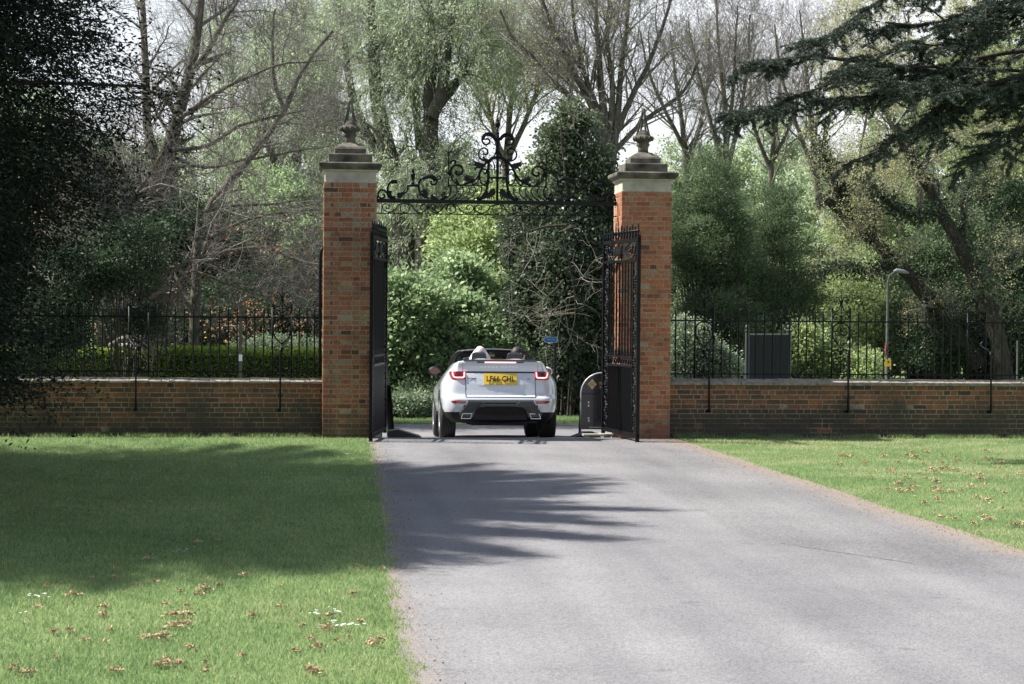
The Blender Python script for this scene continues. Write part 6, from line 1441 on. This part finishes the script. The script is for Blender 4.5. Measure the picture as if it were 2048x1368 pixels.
# long flat boughs above the view, added to cast shadow streaks on the drive
nb_ = 46; ba = np.concatenate([rng.uniform(-1.15, 1.15, 36), rng.uniform(0, 6.28, 10)]); bh = rng.uniform(5.6, 8.6, nb_); br = np.interp(bh, [2, 3, 5, 7, 9], [5.7, 6.0, 6.2, 5.2, 3.4])
BP = []
for a_, h_, r_ in zip(ba, bh, br):
    ext = rng.uniform(.5, 1.7); n_ = 110; s_ = rng.uniform(.6, 1, n_); rad_ = r_*s_*1.0+ext*s_; ww_ = rng.normal(0, .15, n_)*(1.4-s_)
    BP.append(np.stack([np.cos(a_)*rad_-np.sin(a_)*ww_, (np.sin(a_)*rad_+np.cos(a_)*ww_)*1.24, h_+.15-.45*s_**2+rng.normal(0, .05, n_)], 1))
BP = np.concatenate(BP)
C = np.concatenate([np.stack([np.cos(az)*rr*1.0, np.sin(az)*rr*1.29, tipz], 1), BP]); N_ = len(C); az = np.arctan2(C[:, 1], C[:, 0])
D = nrm(np.stack([np.cos(az), np.sin(az), rng.uniform(-.30, .15, N_)], 1)+rng.normal(0, .25, (N_, 3)))
Pk = np.stack([C-D*.45+np.array([0, 0, .12]), C-D*.2+np.array([0, 0, .06]), C, C+D*.25-np.array([0, 0, .05]), C+D*.5-np.array([0, 0, .16])], 1)
Rk = np.linspace(.007, .002, 5)[None]*np.ones((N_, 1)); V, Q = tubes(Pk, Rk, 3); g = Geo(); g.add(V, Q)
bi = rng.choice(N_, 260, replace=False); tt = np.linspace(0, 1, 6)[None, :, None]; st = np.stack([C[bi, 0]*.12, C[bi, 1]*.12, C[bi, 2]*.85], 1)[:, None]
Pb = st*(1-tt)+C[bi][:, None]*tt+np.array([0, 0, .5])*tt*(1-tt)*2; V, Q = tubes(Pb, np.linspace(.06, .014, 6)[None]*np.ones((260, 1)), 5); g.add(V, Q); g.build('branches', BARKD, t)
# needles
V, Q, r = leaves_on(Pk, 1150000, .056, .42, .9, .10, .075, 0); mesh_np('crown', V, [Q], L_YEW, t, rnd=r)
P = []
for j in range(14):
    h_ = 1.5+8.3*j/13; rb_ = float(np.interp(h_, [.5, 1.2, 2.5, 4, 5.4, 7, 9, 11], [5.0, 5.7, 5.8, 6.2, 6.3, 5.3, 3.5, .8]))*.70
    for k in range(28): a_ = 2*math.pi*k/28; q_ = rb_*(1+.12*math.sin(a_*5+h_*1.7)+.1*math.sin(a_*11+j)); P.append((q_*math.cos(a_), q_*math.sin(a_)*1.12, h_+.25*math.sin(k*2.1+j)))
m = MB(); m.grid(P, 28, 14, True); m.build('dark_core', simple('yew_shade_core', (.006, .009, .006), .95), t)  # near-black solid core, stands in for the shade inside the crown
# ---- cedar boughs reaching in from the right
cx0, cy0 = 11.8, -4.5
t = thing('cedar_tree', 'dark cedar reaching its flat boughs in from the right edge', 'tree', (cx0, cy0, 0))
o = np.array([cx0, cy0, 0.0]); g = Geo(); P = np.stack([np.linspace(0, .3, 8), np.zeros(8), np.linspace(-.1, 15, 8)], 1); V, Q = tubes(P[None], np.linspace(.55, .15, 8)[None], 12); g.add(V, Q); g.build('trunk', BARKD, t)
Yc = -4.5
B_ = [([(2600,170),(2300,180),(2050,185),(1900,150),(1750,128),(1620,112),(1540,122),(1480,138)], Yc, .09, 1.0), ([(2500,90),(2250,120),(2100,140),(1990,165),(1900,200),(1830,250),(1780,290),(1700,325)], Yc-.5, .06, .9),
      ([(2400,60),(2200,90),(2060,100),(1940,120),(1850,160),(1750,190),(1660,200)], Yc+.5, .06, .9), ([(2300,-80),(2150,-20),(1980,10),(1880,45),(1800,50),(1770,45)], Yc-.3, .05, .8), ([(2250,-60),(2100,0),(1980,40),(1900,90),(1820,85)], Yc-.8, .05, .8),
      ([(2050,-120),(1900,-60),(1800,-20),(1740,10),(1680,60),(1620,90),(1595,95)], Yc-.2, .04, .6), ([(2300,170),(2150,180),(2048,190),(1960,205),(1900,230),(1860,250)], Yc-.4, .05, .9),
      ([(2200,140),(2080,160),(1980,180),(1880,170),(1780,165),(1700,150)], Yc-1.0, .045, 1.0), ([(2100,-60),(2000,-10),(1930,60),(1890,40),(1850,10)], Yc-1.2, .04, .9), ([(2400,230),(2250,235),(2120,240),(2050,255),(1985,285),(1940,315)], Yc-.6, .045, .8), ([(1760,130),(1680,160),(1600,190),(1540,220),(1480,215),(1460,225)], Yc+.3, .03, .5), ([(2250,20),(2120,40),(2030,60),(1960,70)], Yc-1.3, .05, 1.)]
PL = []; RL = []
for pts, Y, r, dn_ in B_: q3 = [tuple(at(p[0], p[1], Y)) for p in pts]; q3 = [(cx0+.1, cy0, q3[0][2]-.25)]*(q3[0][0] < cx0-.2)+q3; a = resample(q3, 20); b = np.linspace(r*1.25, .012, 20); PL.append(a-o); RL.append(b)
PL = np.stack(PL); RL = np.stack(RL)
def flatgrow(P, R, n, L0, L1, K, fl, droop, t0=.05, rf=.5, rmin=.003):
    B = len(P); Kp = P.shape[1]; tot = B*n; pi_ = np.repeat(np.arange(B), n); t = rng.uniform(t0, 1, tot)*(Kp-1.001); i = t.astype(int); f = (t-i)[:, None]
    q = P[pi_, i]*(1-f)+P[pi_, i+1]*f; T = nrm(P[pi_, i+1]-P[pi_, i]); s = rng.choice([-1, 1], tot)[:, None]; side = nrm(np.cross(T, np.array([0, 0, 1.])))*s
    d = nrm(T*rng.uniform(.3, .9, (tot, 1))+side*rng.uniform(.4, 1, (tot, 1))+np.array([0, 0, droop])+rng.normal(0, fl, (tot, 3)))
    L_ = rng.uniform(L0, L1, tot)*(1.1-.5*t/(Kp-1)); out = np.zeros((tot, K, 3)); out[:, 0] = q
    for k in range(1, K): out[:, k] = out[:, k-1]+d*(L_/(K-1))[:, None]; d = nrm(d+rng.normal(0, .10, (tot, 3))+np.array([0, 0, droop*.35]))
    return out, np.maximum(rmin, R[pi_, i][:, None]*rf*np.linspace(1, .3, K)[None])
P1, R1 = flatgrow(PL, RL, 46, .40, 1.25, 7, .12, -.15, t0=.28); P2, R2 = flatgrow(P1, R1, 11, .16, .45, 5, .14, -.10); 
g = Geo()
for a, b, c in ((PL, RL, 7), (P1, R1, 4), (P2, R2, 3)): V, Q = tubes(a, b, c); g.add(V, Q)
g.build('branches', BARKD, t)
def rosettes(P, n, size, per):
    B, K, _ = P.shape; pi_ = rng.integers(0, B, n); tq = rng.uniform(0, .999, n)*(K-1); i = tq.astype(int); f = (tq-i)[:, None]; c = P[pi_, i]*(1-f)+P[pi_, i+1]*f
    c = np.repeat(c, per, 0); m = len(c); d = nrm(rng.normal(0, 1, (m, 3))*np.array([1, 1, .7])+np.array([0, 0, .45])); w = nrm(np.cross(d, rng.normal(0, 1, (m, 3)))); l = size*rng.uniform(.7, 1.2, m)[:, None]
    V = np.stack([c-w*.0035, c+w*.0035, c+d*l+w*.0025, c+d*l-w*.0025], 1).reshape(-1, 3); return V, np.arange(m*4).reshape(m, 4), np.repeat(np.clip(rng.random(B)[pi_]*.5+rng.random(n)*.5, 0, 1), per)
V, Q, r = rosettes(P2, 120000, .036, 6); mesh_np('crown', V, [Q], L_CED, t, rnd=r)
